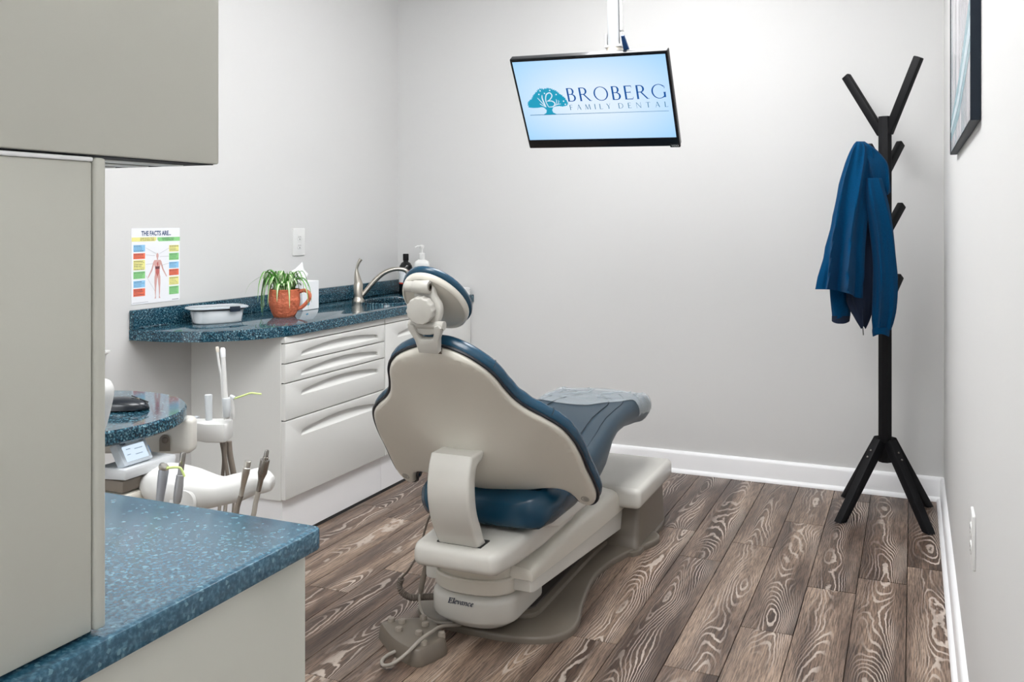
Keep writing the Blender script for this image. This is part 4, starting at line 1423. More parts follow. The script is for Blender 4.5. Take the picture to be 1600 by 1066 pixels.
mb.loft([dsec(HX + 0.004, 0.121, 2.332, 2.62, 0.10, 0.140), dsec(HX + 0.004, 0.125, 2.324, 2.62, 0.10, 0.146), dsec(HX + 0.004, 0.125, 2.318, 2.62, 0.10, 0.183), dsec(HX + 0.004, 0.121, 2.322, 2.62, 0.10, 0.187)])
mb.build('swivel_ring', M_shell, ch)
mb = MB()
mb.loft([dsec(HX + 0.004, 0.114, 2.332, 2.62, 0.09, 0.184), dsec(HX + 0.004, 0.115, 2.318, 2.62, 0.09, 0.205), dsec(HX + 0.006, 0.112, 2.285, 2.62, 0.09, 0.235), dsec(HX + 0.008, 0.122, 2.25, 2.62, 0.08, 0.262)])
mb.build('neck', M_shell, ch)
# small side block with a hose plug at the left of the column
MB().b2((HX - 0.155, 2.34, 0.20), (HX - 0.095, 2.44, 0.226), bev=0.008).b2((HX - 0.138, 2.355, 0.155), (HX - 0.095, 2.43, 0.205), bev=0.012).build('side_block', M_light, ch)

# seat carriage
def csec(y, w, zb, zt, r, x0=-1.128):
    o = []
    for cx_, cz_, a0 in ((w - r, zt - r, 0), (-w + r, zt - r, 90), (-w + r, zb + r, 180), (w - r, zb + r, 270)):
        for k in range(5):
            a = R(a0 + 90 * k / 4)
            o.append((x0 + cx_ + r * math.cos(a), y, cz_ + r * math.sin(a)))
    return o


mb = MB()
mb.loft([csec(2.196, 0.105, 0.268, 0.300, 0.012), csec(2.202, 0.120, 0.258, 0.311, 0.018), csec(2.225, 0.130, 0.252, 0.317, 0.022), csec(2.34, 0.140, 0.246, 0.318, 0.022), csec(2.50, 0.145, 0.242, 0.322, 0.022), csec(2.75, 0.145, 0.244, 0.335, 0.022), csec(3.0, 0.13, 0.27, 0.35, 0.02)])
mb.build('seat_carriage', M_light, ch, angle=50)
mb = MB()
mb.loft([csec(2.47, 0.150, 0.310, 0.335, 0.008), csec(2.52, 0.185, 0.300, 0.338, 0.012), csec(2.80, 0.195, 0.296, 0.342, 0.012), csec(2.88, 0.180, 0.310, 0.350, 0.010), csec(2.99, 0.125, 0.385, 0.420, 0.010), csec(3.12, 0.12, 0.405, 0.446, 0.010), csec(3.36, 0.10, 0.405, 0.436, 0.010)])
mb.build('seat_frame', M_light, ch, angle=50)

# seat and leg rest upholstery: one long sculpted cushion
ST = [  # y, half width, top centre, top edge, bottom
    (2.352, 0.120, 0.402, 0.398, 0.352), (2.362, 0.170, 0.420, 0.414, 0.336), (2.385, 0.198, 0.432, 0.428, 0.327), (2.45, 0.214, 0.438, 0.438, 0.326),
    (2.60, 0.220, 0.432, 0.447, 0.328), (2.80, 0.218, 0.445, 0.466, 0.334), (2.88, 0.212, 0.462, 0.480, 0.346), (2.94, 0.206, 0.474, 0.490, 0.378), (2.99, 0.200, 0.486, 0.499, 0.414), (3.06, 0.194, 0.498, 0.508, 0.436), (3.20, 0.190, 0.508, 0.515, 0.442),
    (3.37, 0.191, 0.518, 0.520, 0.424), (3.46, 0.192, 0.518, 0.516, 0.411), (3.52, 0.190, 0.514, 0.508, 0.411), (3.555, 0.180, 0.502, 0.496, 0.422), (3.575, 0.154, 0.484, 0.480, 0.442)]


def sat(y):
    for a, b in zip(ST[:-1], ST[1:]):
        if a[0] <= y <= b[0]:
            t = (y - a[0]) / (b[0] - a[0])
            t = t * t * (3 - 2 * t) * 0.5 + t * 0.5
            return [p + (q - p) * t for p, q in zip(a, b)]
    return ST[0] if y < ST[0][0] else ST[-1]


def seatring(y, off=0.0):
    _, w, zc, ze, zb = sat(y)
    h = ze - zb
    pts = [(0, zb), (0.78 * w, zb + 0.003), (0.95 * w, zb + 0.22 * h), (w, zb + 0.50 * h), (0.985 * w, zb + 0.78 * h), (0.90 * w, ze), (0.74 * w, ze + 0.002), (0.45 * w, (ze + zc) / 2 + 0.001), (0, zc)]
    full = pts + [(-x, z) for x, z in reversed(pts[1:-1])]
    c = spl([(x, z, 0) for x, z in full], 3, closed=True)
    cz = (ze + zb) / 2
    out = []
    for p in c:
        v = Vector((p.x, p.y - cz))
        l = max(v.length, 1e-6)
        v = v * (1 + off / l)
        out.append((CX + v.x, y, cz + v.y))
    return out


ysq = [2.352, 2.356, 2.362, 2.372, 2.385, 2.41, 2.45, 2.52, 2.6, 2.7, 2.8, 2.85, 2.9, 2.95, 3.0, 3.08, 3.15, 3.22, 3.3, 3.37, 3.43, 3.47, 3.50, 3.53, 3.555, 3.567, 3.575]
mb = MB()
mb.loft([seatring(y) for y in ysq])
for f in mb.bm.faces:
    f.material_index = 1 if f.calc_center_median().y < 2.62 else 0
seat = mb.build('seat_cushion', [M_vinyl2, M_vinyl], ch, angle=180)
mb = MB()
for sgn in (1, -1):
    for frac, ya, yb in ((0.80, 2.62, 3.44), (0.55, 2.75, 3.38)):
        pts = []
        for k in range(24):
            y = ya + (yb - ya) * k / 23
            _, w, zc, ze, zb = sat(y)
            f_ = frac - 0.35 * max(0, (k - 17) / 6) ** 2
            z = ze + 0.003 + (zc - ze) * max(0, (0.74 - f_) / 0.74) * 0.9
            pts.append((CX + sgn * w * f_, y, z))
        mb.tube(pts, 0.0016, 6)
mb.build('seam', M_seam, seat)

# clear plastic sheet over the foot of the leg rest
cv = thing('plastic_leg_cover', 'crinkled clear plastic sheet over the foot end of the dental chair', 'cover', (CX, 3.4, 0.44))
rows = []
for k in range(26):
    y = 3.215 + (3.578 - 3.215) * k / 25
    ring = seatring(min(y, 3.5749), 0.0035)
    n = len(ring)
    row = []
    lo, hi = int(n * 0.17), int(n * 0.83)
    for i in range(lo, hi + 1):
        p = Vector(ring[i])
        cut = 0.14 * max(0.0, (p.x - (CX + 0.02))) / 0.19
        yy = y + cut * (1 - k / 25) if True else y
        p2 = Vector(seatring(min(yy, 3.5749), 0.0035)[i])
        if k == 25:
            p2.y += 0.004
        wob = 0.0028 * (1 + noise.noise(Vector((p2.x * 9, p2.y * 34, i * 0.02))) + 0.6 * math.sin(p2.y * 95 + 3 * noise.noise(Vector((p2.x * 5, p2.y * 8, 3)))))
        p2.z += max(0, wob)
        row.append(p2)
    rows.append(row)
mb = MB()
mb.loft(rows, cap=False, closed=False)
mb.build('sheet', M_film, cv, angle=180, recalc=False)
mb = MB()
ridge = rows
for col in (0.30, 0.46, 0.60, 0.74):
    pts = []
    for k in range(3, 26):
        r_ = rows[k]
        i = int((len(r_) - 1) * (col + 0.05 * math.sin(k * 0.35 + col * 9)))
        pts.append(r_[i] + Vector((0, 0, 0.0015)))
    mb.tube(pts, [0.0006 + 0.0018 * math.sin(math.pi * i / (len(pts) - 1)) for i in range(len(pts))], 6)
mb.build('sheet_fold', M_film, cv, angle=180)

# ---- backrest, built in its own leaning plane (u across, v up the back, n towards the patient)
MBk = frame((CX, 2.45, 0.42), (1, 0, 0), (0, -0.643, 0.766), (0, 0.766, 0.643))
BH = [(0, 0.579), (0.045, 0.576), (0.098, 0.557), (0.133, 0.528), (0.155, 0.490), (0.168, 0.448), (0.185, 0.407), (0.212, 0.371), (0.250, 0.336), (0.284, 0.296), (0.303, 0.245), (0.312, 0.185), (0.314, 0.125), (0.319, 0.065), (0.320, 0.008), (0.308, -0.030), (0.288, -0.043), (0.266, -0.030), (0.254, 0.002), (0.234, 0.028), (0.190, 0.036), (0.10, 0.022), (0, 0.020)]
bh = spl2(BH, 4, closed=False)
bout = sym(bh)


def seg_d(p, a, b):
    ab, ap = (b[0] - a[0], b[1] - a[1]), (p[0] - a[0], p[1] - a[1])
    t = max(0, min(1, (ab[0] * ap[0] + ab[1] * ap[1]) / max(1e-12, ab[0] ** 2 + ab[1] ** 2)))
    return math.hypot(ap[0] - ab[0] * t, ap[1] - ab[1] * t)


def odist(p, poly):
    return min(seg_d(p, poly[i], poly[(i + 1) % len(poly)]) for i in range(len(poly)))


def offset_poly(poly, d):
    o = []
    n = len(poly)
    A = sum(poly[i][0] * poly[(i + 1) % n][1] - poly[(i + 1) % n][0] * poly[i][1] for i in range(n))
    s = 1 if A > 0 else -1
    for i in range(n):
        a, b, c_ = poly[i - 1], poly[i], poly[(i + 1) % n]
        t = Vector((c_[0] - a[0], c_[1] - a[1]))
        t.normalize()
        o.append((b[0] + t.y * d * s, b[1] - t.x * d * s))
    return o


def bend(u, v):                                             # the wings of the back come forward
    a = max(0.0, abs(u) - 0.13)
    top = max(0.0, v - 0.535)
    return 0.35 * a * a + 6.0 * top * top


def bulge(u, v):                                            # the lumbar part of the shell swells backwards
    return -0.064 * math.exp(-(u / 0.13) ** 2) * math.exp(-((v - 0.17) / 0.15) ** 2)


def sheet(poly, fn, cuts=0.022):
    """flat outline cut into a grid, then displaced: fn(u, v) -> n"""
    bm = bmesh.new()
    bm.faces.new([bm.verts.new((x, y, 0)) for x, y in poly])
    k = -0.36
    while k < 0.36:
        bmesh.ops.bisect_plane(bm, geom=bm.verts[:] + bm.edges[:] + bm.faces[:], plane_co=(k, 0, 0), plane_no=(1, 0, 0))
        k += cuts
    k = -0.06
    while k < 0.62:
        bmesh.ops.bisect_plane(bm, geom=bm.verts[:] + bm.edges[:] + bm.faces[:], plane_co=(0, k, 0), plane_no=(0, 1, 0))
        k += cuts
    bmesh.ops.triangulate(bm, faces=[f for f in bm.faces if len(f.verts) > 4])
    return bm


mb = MB()
mb.bm.free()
inner = offset_poly(bout, -0.010)
bm = sheet(inner, None)
for v in bm.verts:
    v.co.z = bend(v.co.x, v.co.y) + bulge(v.co.x, v.co.y) - 0.012
# roll the border forward into a rounded rim
ed = [e for e in bm.edges if len(e.link_faces) == 1]
prev = ed
for off, dn in ((0.0055, 0.0022), (0.0100, 0.0085), (0.0110, 0.014)):
    pass
# rim rings follow the outline itself
mb.bm = bm
rings = []
for off, dn in ((-0.0102, -0.0120), (-0.005, -0.0098), (-0.001, -0.0050), (0.0, 0.001), (-0.001, 0.0065)):
    po_ = offset_poly(bout, off)
    rings.append([(x, y, bend(x, y) + bulge(x, y) + dn) for x, y in po_])
mb.loft(rings, cap=False)
bmesh.ops.remove_doubles(mb.bm, verts=mb.bm.verts[:], dist=0.0006)
bmesh.ops.transform(mb.bm, matrix=MBk, verts=mb.bm.verts[:])
mb.build('back_shell', M_shell, ch, angle=60)

# upholstered pad: rounded edge wider than the shell
mb = MB()
mb.bm.free()
mb.bm = sheet(offset_poly(bout, -0.016), None)
for v in mb.bm.verts:
    v.co.z = bend(v.co.x, v.co.y) + 0.045
rings = []
for off, dn in ((-0.0162, 0.0450), (-0.005, 0.0432), (0.005, 0.0370), (0.009, 0.0295), (0.010, 0.021), (0.008, 0.012), (0.003, 0.005), (-0.004, 0.003)):
    po_ = offset_poly(bout, off)
    rings.append([(x, y, bend(x, y) + dn + (0.0012 * math.sin(90 * (x - y)) if 0.25 < y < 0.45 else 0)) for x, y in po_])
mb.loft(rings, cap=False)
bmesh.ops.remove_doubles(mb.bm, verts=mb.bm.verts[:], dist=0.0006)
bmesh.ops.transform(mb.bm, matrix=MBk, verts=mb.bm.verts[:])
pad = mb.build('back_pad', M_vinyl, ch, angle=70)
mb = MB()
pts = []
rimpoly = offset_poly(bout, 0.004)
mb.tube([MBk @ Vector((x, y, bend(x, y) + 0.0015)) for x, y in rimpoly + rimpoly[:1]], 0.0044, 6)
mb.build('edge_piping', M_dark, pad)
mb = MB()
for (u0, v0) in ((0.148, 0.512), (0.262, 0.325)):
    pts = []
    i = min(range(len(bout)), key=lambda k: math.hypot(bout[k][0] - u0, bout[k][1] - v0))
    for off, dn in ((-0.012, 0.0455), (0.0055, 0.0380), (0.0098, 0.0300), (0.0108, 0.021), (0.0088, 0.012)):
        x, y = offset_poly(bout, off)[i]
        pts.append(MBk @ Vector((x, y, bend(x, y) + dn)))
    mb.tube(pts, 0.0013, 5)
mb.build('seam', M_seam, pad)
M_bolt = mat('greige_bolt', (0.36, 0.34, 0.30), 0.35)
for s in (1, -1):
    c_ = MBk @ Vector((s * 0.288, -0.004, bend(0.288, 0) - 0.0115))
    Mbo = frame(c_, (1, 0, 0), (0, -0.643, 0.766), (0, -0.766, -0.643))
    MB().lathe([(0, 0), (0.0130, 0), (0.0130, 0.0012), (0.0115, 0.0022), (0.0085, 0.0022), (0.0080, 0.0008), (0.0062, 0.0008), (0.0050, 0.0022), (0, 0.0024)], 20, Mbo).build('hinge_bolt', M_bolt, ch)

# curved support between carriage and back
outer = [(2.186, 0.572), (2.170, 0.535), (2.162, 0.478), (2.172, 0.420), (2.196, 0.365), (2.238, 0.304)]
innr = [(2.282, 0.304), (2.240, 0.375), (2.216, 0.425), (2.207, 0.478), (2.211, 0.520), (2.222, 0.540), (2.250, 0.548), (2.268, 0.574)]
prof = [(p.x, p.y) for p in spl([(a, b, 0) for a, b in outer], 5)] + [(p.x, p.y) for p in spl([(a, b, 0) for a, b in innr], 5)]
mb = MB()
mb.prism(prof, -0.0625, 0.0625, frame((-1.127, 0, 0), (0, 1, 0), (0, 0, 1), (1, 0, 0)), bev=0.008, seg=3)
mb.build('back_support', M_light, ch)
MB().b2((-1.193, 2.228, 0.314), (-1.0605, 2.288, 0.3205), bev=0.001).build('support_gasket', M_gap, ch)

# ---- headrest
hv, hn = Vector((0, -0.731, 0.682)), Vector((0, 0.682, 0.731))
MH = frame((CX, 2.102, 0.989), (1, 0, 0), hv, hn)


def egg(s, z, n=40, a=0.086, b=0.108):
    o = []
    for k in range(n):
        t = 2 * math.pi * k / n
        o.append((a * s * math.cos(t) * (1 - 0.06 * math.sin(t)), b * s * math.sin(t), z))
    return o


mb = MB()
mb.loft([egg(0.10, -0.016), egg(0.6, -0.0145), egg(0.86, -0.010), egg(0.90, -0.0095), egg(0.93, -0.0125), egg(0.985, -0.0095), egg(1.0, -0.002), egg(1.0, 0.006)], M=MH)
hsh = mb.build('headrest_shell', M_shell, ch, angle=60)
mb = MB()
mb.loft([egg(0.90, 0.002), egg(1.0, 0.004), egg(1.045, 0.009), egg(1.055, 0.015), egg(1.03, 0.023), egg(0.94, 0.029), egg(0.6, 0.031), egg(0.1, 0.030)], M=MH)
mb.build('headrest_pad', M_vinyl, ch, angle=180)
mb = MB()
mb.lathe([(0, 0), (0.006, 0), (0.006, -0.003), (0.0025, -0.003), (0.0025, -0.001), (0, -0.001)], 14, MH @ Matrix.Translation((0.0, 0.088, -0.0115)))
mb.build('screw', M_chrome, hsh)
# tilt barrel, link plate, scalloped knob, yoke
mb = MB()
Mx = frame((0, 2.020, 1.030), (0, 1, 0), (0, 0, 1), (1, 0, 0))
mb.lathe([(0, -1.146), (0.0155, -1.146), (0.017, -1.144), (0.017, -1.103), (0.0155, -1.101), (0, -1.101)], 24, Mx)
brl = mb.build('tilt_barrel', M_link, ch)
mb = MB()
mb.lathe([(0, -1.101), (0.0095, -1.101), (0.0095, -1.0995), (0.006, -1.0995), (0.006, -1.103), (0, -1.103)], 20, Mx)
mb.build('barrel_hole', M_chrome, brl)
mb = MB()
mb.lathe([(0, -1.170), (0.0125, -1.170), (0.014, -1.168), (0.014, -1.147), (0, -1.147)], 20, Mx)
mb.b2((-1.168, 2.022, 1.020), (-1.148, 2.056, 1.044), bev=0.004)
mb.build('barrel_end', M_link, ch)
lk = [(-1.148, 1.03), (-1.103, 1.035), (-1.094, 1.010), (-1.080, 0.988), (-1.077, 0.965), (-1.086, 0.938), (-1.096, 0.912), (-1.140, 0.912), (-1.150, 0.94), (-1.150, 0.98)]
mb = MB()
mb.prism(spl2(lk, 3), 0, 0.024, frame((0, 2.052, 0), (1, 0, 0), (0, 0, 1), (0, -1, 0)), bev=0.005, seg=2)
mb.build('link_plate', M_link, ch)
kp = []
for k in range(72):
    a = 2 * math.pi * k / 72
    r = 0.0345 + 0.0011 * math.cos(14 * a)
    kp.append((r * math.cos(a), r * math.sin(a)))
kn = Vector((0.12, -0.98, -0.14)).normalized()
kx = Vector((1, 0, 0))
kx = (kx - kn * kx.dot(kn)).normalized()
mb = MB()
mb.prism(kp, 0, 0.024, frame((-1.123, 2.022, 0.974), kx, kn.cross(kx), kn), bev=0.004, seg=3, ends='b')
mb.build('adjust_knob', M_link, ch, angle=50)
yk = [(-0.0275, 0.0), (0.0265, 0.0), (0.030, 0.018), (0.0335, 0.040), (0.0445, 0.066), (0.047, 0.078), (0.040, 0.087), (0.029, 0.083), (0.026, 0.074), (0.024, 0.060), (0.018, 0.044), (0.014, 0.0415), (-0.014, 0.0415), (-0.018, 0.044), (-0.024, 0.060), (-0.026, 0.074), (-0.029, 0.083), (-0.040, 0.087), (-0.047, 0.078), (-0.0445, 0.066), (-0.0335, 0.040), (-0.030, 0.018)]
mb = MB()
mb.prism(yk, 0, 0.022, frame((-1.117, 2.062, 0.868), (1, 0, 0), (0, -0.30, 0.85), (0, -0.943, -0.333)), bev=0.003, seg=2)
yoke = mb.build('headrest_yoke', M_link, ch)
mb = MB()
mb.tube([(-1.166, 2.034, 0.934), (-1.068, 2.034, 0.934)], 0.0112, 18)
mb.build('hinge_pin', M_link, yoke)
MB().prism(rrect(-0.018, -0.16, 0.018, 0.006, 0.004, 3), 0.0, 0.010, frame((-1.117, 2.075, 0.862), (1, 0, 0), (0, -0.643, 0.766), (0, 0.766, 0.643))).build('yoke_slide', M_chrome, ch)

# coiled cord and hose at the left of the column
mb = MB()
cpath = spl([(-1.405, 2.40, 0.122), (-1.413, 2.40, 0.098), (-1.398, 2.40, 0.078), (-1.370, 2.40, 0.071), (-1.335, 2.40, 0.078), (-1.285, 2.40, 0.088)], 8)
L_ = [0.0]
for a, b in zip(cpath[:-1], cpath[1:]):
    L_.append(L_[-1] + (b - a).length)
turns = int(L_[-1] / 0.0062)
hel = []
for i in range(turns * 10 + 1):
    s = L_[-1] * i / (turns * 10)
    j = max(0, min(len(L_) - 2, next((k for k in range(len(L_) - 1) if L_[k + 1] >= s), len(L_) - 2)))
    t = (s - L_[j]) / max(1e-9, L_[j + 1] - L_[j])
    p = cpath[j].lerp(cpath[j + 1], t)
    tg = (cpath[j + 1] - cpath[j]).normalized()
    nx = Vector((0, 1, 0))
    ny = tg.cross(nx)
    a = 2 * math.pi * i / 10
    hel.append(p + (nx * math.cos(a) + ny * math.sin(a)) * 0.0078)
mb.tube(hel, 0.0026, 6)
mb.tube(spl([(-1.405, 2.40, 0.122), (-1.400, 2.40, 0.130), (-1.385, 2.40, 0.145), (-1.368, 2.40, 0.170), (-1.355, 2.42, 0.205), (-1.335, 2.46, 0.31), (-1.30, 2.55, 0.34)], 6), 0.0032, 8)
mb.build('coil_cord', M_coil, ch)
mb = MB()
mb.tube([(-1.306, 2.375, 0.192), (-1.308, 2.375, 0.180), (-1.318, 2.375, 0.140), (-1.325, 2.375, 0.108), (-1.327, 2.375, 0.098)], [0.0065, 0.0078, 0.0085, 0.0080, 0.004], 12)
mb.build('hose_plug', M_hose, ch)
mb = MB()
mb.tube(spl([(-1.327, 2.375, 0.100), (-1.329, 2.375, 0.080), (-1.322, 2.372, 0.052), (-1.300, 2.368, 0.034), (-1.262, 2.366, 0.028), (-1.22, 2.38, 0.030)], 6), 0.0038, 8)
mb.build('hose', M_cord, ch)

# ------------------------------------------------------------------ foot control
fp = thing('foot_control', 'taupe fan-shaped foot control pedal with round buttons on the floor', 'foot control', (-1.29, 2.25, 0))
top = [(-1.396, 2.275), (-1.372, 2.300), (-1.335, 2.331), (-1.290, 2.350), (-1.255, 2.335), (-1.215, 2.300), (-1.186, 2.262), (-1.186, 2.235), (-1.205, 2.178), (-1.222, 2.162), (-1.262, 2.172), (-1.310, 2.196), (-1.350, 2.226), (-1.385, 2.258)]
tp = spl2(top, 3)
mx_, my_ = -1.285, 2.25
mb = MB()
rg = []
for s, z in ((1.06, 0.0), (1.075, 0.006), (1.04, 0.028), (1.0, 0.040), (0.975, 0.044), (0.90, 0.0455)):
    rg.append([(mx_ + (x - mx_) * s, my_ + (y - my_) * s, z) for x, y in tp])
mb.loft(rg)
body = mb.build('body', M_base, fp, angle=50)
M_btn = mat('taupe_button', (0.27, 0.235, 0.195), 0.4)
for x, y in ((-1.372, 2.287), (-1.338, 2.290), (-1.294, 2.335), (-1.268, 2.300), (-1.321, 2.243), (-1.258, 2.245), (-1.216, 2.196), (-1.196, 2.262)):
    MB().lathe([(0, 0.040), (0.0105, 0.040), (0.0105, 0.052), (0.0088, 0.0555), (0, 0.056)], 16, Matrix.Translation((x, y, 0))).build('button', M_btn, fp)
mb = MB()
mb.tube(spl([(-1.195, 2.375, 0.030), (-1.216, 2.30, 0.052), (-1.217, 2.245, 0.060), (-1.224, 2.19, 0.058), (-1.236, 2.140, 0.042), (-1.262, 2.112, 0.022), (-1.292, 2.115, 0.010), (-1.312, 2.138, 0.008), (-1.310, 2.165, 0.012), (-1.298, 2.185, 0.016)], 6), 0.0048, 10)
mb.build('cord', M_cord, fp)


# ------------------------------------------------------------------ delivery unit behind the near counter
def dp(px, py, d):
    return EL * ((px - 800) / 1440 * d) + ED * d + Vector((0, 0, 1.2 + (342 - py) / 1440 * d))


def Md(o):                                                  # local frame: across, up, towards the viewer
    return frame(o, EL, (0, 0, 1), -ED)


du = thing('delivery_unit', 'white dental delivery unit with round blue worktop left of the chair', 'dental unit', (-1.85, 1.72, 0))
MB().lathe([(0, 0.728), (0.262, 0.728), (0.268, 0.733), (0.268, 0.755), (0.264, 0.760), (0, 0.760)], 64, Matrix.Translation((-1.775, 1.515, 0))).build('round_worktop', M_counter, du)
MB().b2((-2.16, 1.56, 0.0), (-1.84, 1.88, 0.03), bev=0.01).build('floor_plate', M_shell, du)
MB().b2((-2.05, 1.66, 0.03), (-1.93, 1.78, 0.60), bev=0.02, seg=3).build('post', M_shell, du)
o = dp(268, 683, 2.16)
mb = MB()
mb.prism(rrect(-0.20, -0.041, 0.048, 0.043, 0.014, 4), -0.035, 0.0, Md(o), bev=0.010, seg=3, ends='b')
cb = mb.build('control_box', M_light, du)
o2 = dp(258, 693, 2.157)
MB().prism([(0.0125 * math.cos(a), 0.008 + 0.0125 * math.sin(a)) for a in [math.pi * k / 10 for k in range(11)]] + [(-0.0125, -0.018), (0.0125, -0.018)], 0.0, 0.0025, Md(o2), bev=0.001, ends='b').build('switch_recess', M_hose, cb)
mb = MB()
mb.sphere((0, 0, 0), 0.008, (1, 1, 0.5), M=Md(dp(258, 688, 2.154)))
mb.build('switch_knob', M_coil, cb)

# holder bar with two tube holders
o = dp(320, 672, 2.33)
mb = MB()
plan = [(-0.12, -0.020), (-0.01, -0.020), (0.010, -0.034), (0.060, -0.034), (0.064, -0.026), (0.062, 0.030), (0.056, 0.036), (-0.12, 0.036)]
mb.prism(plan, -0.025, 0.022, frame(o, EL, ED, (0, 0, 1)), bev=0.005, seg=2)
hbar = mb.build('holder_bar', M_white, du)
MB().b2((-0.02, 0.0, 0), (0.01, 0.03, 0.01), M=frame(dp(300, 660, 2.40), EL, ED, (0, 0, 1))).build('bar_link', M_grey, hbar)
MB().tube([dp(290, 690, 2.38), dp(230, 700, 2.30)], 0.02, 10).build('bar_arm', M_cream, du)


def holder(px, py0, py1, d, r):
    a, b = dp(px + 1, py1, d), dp(px, py0, d)
    mb = MB()
    mb.tube([a, a + (b - a) * 0.04, b - (b - a) * 0.04, b], [r * 0.75, r * 0.85, r, r * 0.9], 16)
    return mb.build('tube_holder', M_grey2, du)


holder(326, 617, 662, 2.345, 0.0098)
holder(354, 622, 652, 2.31, 0.0105)

sv = thing('suction_wand', 'white thick suction tube standing upright in the unit holder', 'suction tube', dp(353, 650, 2.31))
MB().tube([dp(354, 655, 2.31), dp(352.5, 625, 2.31), dp(349, 556, 2.31)], [0.0065, 0.0065, 0.0055], 14).build('tube', M_white, sv)
MB().tube([dp(349.2, 558, 2.31), dp(348.6, 552, 2.31), dp(348.3, 546, 2.31), dp(348.2, 543.5, 2.31)], [0.0062, 0.0066, 0.0066, 0.004], 14).build('cap', M_paper, sv)
se = thing('saliva_ejector', 'thin white saliva ejector with cream tip leaning left of the suction tube', 'suction tube', dp(348, 648, 2.34))
MB().tube(spl([dp(349, 652, 2.34), dp(348.5, 620, 2.34), dp(346, 590, 2.34), dp(342.5, 568, 2.34), dp(340.3, 549, 2.34)], 4), 0.0031, 10).build('tube', M_white, se)
MB().tube([dp(340.4, 550, 2.34), dp(339.8, 545, 2.34), dp(339.6, 542, 2.34)], [0.0042, 0.0045, 0.004], 12).build('tip', M_cream, se)
sy = thing('assistant_syringe', 'white syringe with a bent yellow green tip pointing right in the upper holder', 'syringe', dp(362, 640, 2.34))
MB().tube(spl([dp(364, 655, 2.34), dp(363.5, 640, 2.34), dp(361, 622, 2.34)], 4), [0.004] * 2 + [0.006] * 5 + [0.0075] * 2, 12).build('body', M_white, sy)
MB().tube(spl([dp(360, 620, 2.34), dp(363, 621, 2.34), dp(366.5, 623, 2.34)], 3), 0.006, 12).build('nozzle', M_grey2, sy)
MB().tube(spl([dp(366, 623, 2.34), dp(380, 618.5, 2.34), dp(392, 614.5, 2.34), dp(400, 615, 2.34), dp(409, 616, 2.34)], 4), 0.0022, 8).build('tip', M_yellow, sy)
# hanging hoses
for (par, dh, pts, r) in ((sv, 2.330, [(358, 690), (360, 712), (366, 745), (369, 775)], 0.0075), (se, 2.352, [(346, 690), (350, 715), (348, 745), (345, 778)], 0.0045), (sy, 2.312, [(352, 690), (352, 715), (356, 745), (354, 778)], 0.0048)):
    P = [dp(px, py, dh) for px, py in pts] + [dp(pts[-1][0] - 12, 850, dh - 0.08), dp(pts[-1][0] - 60, 880, dh - 0.18)]
    MB().tube(spl(P, 6), r, 10).build('hose', M_hose, par)

# instrument head
ctr = [(226, 757, 0.030, 14), (234, 754, 0.045, 21), (262, 757, 0.058, 31), (300, 763, 0.060, 29), (322, 767, 0.052, 26), (344, 768, 0.042, 21), (362, 764, 0.039, 21), (380, 760, 0.038, 21), (402, 752, 0.036, 19), (417, 753, 0.034, 15), (426, 756, 0.024, 9)]
mb = MB()
rings = []
for px, py, dep, hh in ctr:
    c_ = dp(px, py, 2.02)
    h = hh / 1440 * 2.02
    rings.append([c_ + ED * (math.copysign(abs(math.cos(a)) ** 0.75, math.cos(a)) * dep) + Vector((0, 0, math.copysign(abs(math.sin(a)) ** 0.75, math.sin(a)) * h)) for a in [2 * math.pi * k / 24 for k in range(24)]])
R_ = []
for k in range(24):
    R_.append(spl([r[k] for r in rings], 3))
rings = [[R_[k][i] for k in range(24)] for i in range(len(R_[0]))]
mb.loft(rings)
head = mb.build('instrument_head', M_white, du, angle=60)
MB().lathe([(0, -0.004), (0.036, -0.004), (0.036, 0.0), (0.033, 0.002), (0, 0.0025)], 30, frame(dp(296, 743.0, 2.02), EL, ED, (0, 0, 1)), sx=1.0, sy=0.9).build('head_lid', M_white, head)
MB().lathe([(0, -0.02), (0.030, -0.02), (0.030, 0.0), (0.026, 0.004), (0, 0.005)], 26, Md(dp(285, 785, 1.965))).build('head_cap', M_white, head)
MB().tube([dp(240, 775, 2.05), dp(215, 770, 2.12), dp(190, 745, 2.2)], 0.025, 12).build('head_arm', M_shell, du)


def handpiece(label, prof, p0, p1, m, name='handpiece', cat='handpiece', group=None):
    """prof: (fraction along, radius) from bottom p0 to top p1"""
    t = thing(name, label, cat, p0)
    mb = MB()
    ax_ = Vector(p1) - Vector(p0)
    mb.tube([Vector(p0) + ax_ * f for f, r in prof], [r for f, r in prof], 16)
    mb.build('body', m, t)
    return t


d_ = 1.955
h1 = handpiece('slim chrome handpiece hanging second from right on the white head', [(0, 0.005), (0.3, 0.0055), (0.31, 0.0058), (0.62, 0.008), (0.63, 0.0085), (0.8, 0.0083), (0.81, 0.0072), (0.99, 0.0072), (1.0, 0.0055)], dp(377, 775, d_), dp(388, 720, d_), M_steel)
MB().tube(spl([dp(377, 775, d_), dp(372, 790, d_), dp(366, 815, d_), dp(340, 870, 1.98)], 5), 0.0055, 10).build('hose', M_hose, h1)
h2 = handpiece('darker chrome handpiece with stepped stub at the right end of the head', [(0, 0.005), (0.28, 0.006), (0.42, 0.0095), (0.44, 0.0102), (0.76, 0.0102), (0.77, 0.0060), (0.83, 0.0060), (0.835, 0.0050), (0.97, 0.0046), (1.0, 0.003)], dp(404, 768, d_), dp(418, 703, d_), M_chrome)
MB().tube(spl([dp(404, 768, d_), dp(400, 785, d_), dp(393, 815, d_), dp(365, 870, 1.98)], 5), 0.0055, 10).build('hose', M_cord, h2)
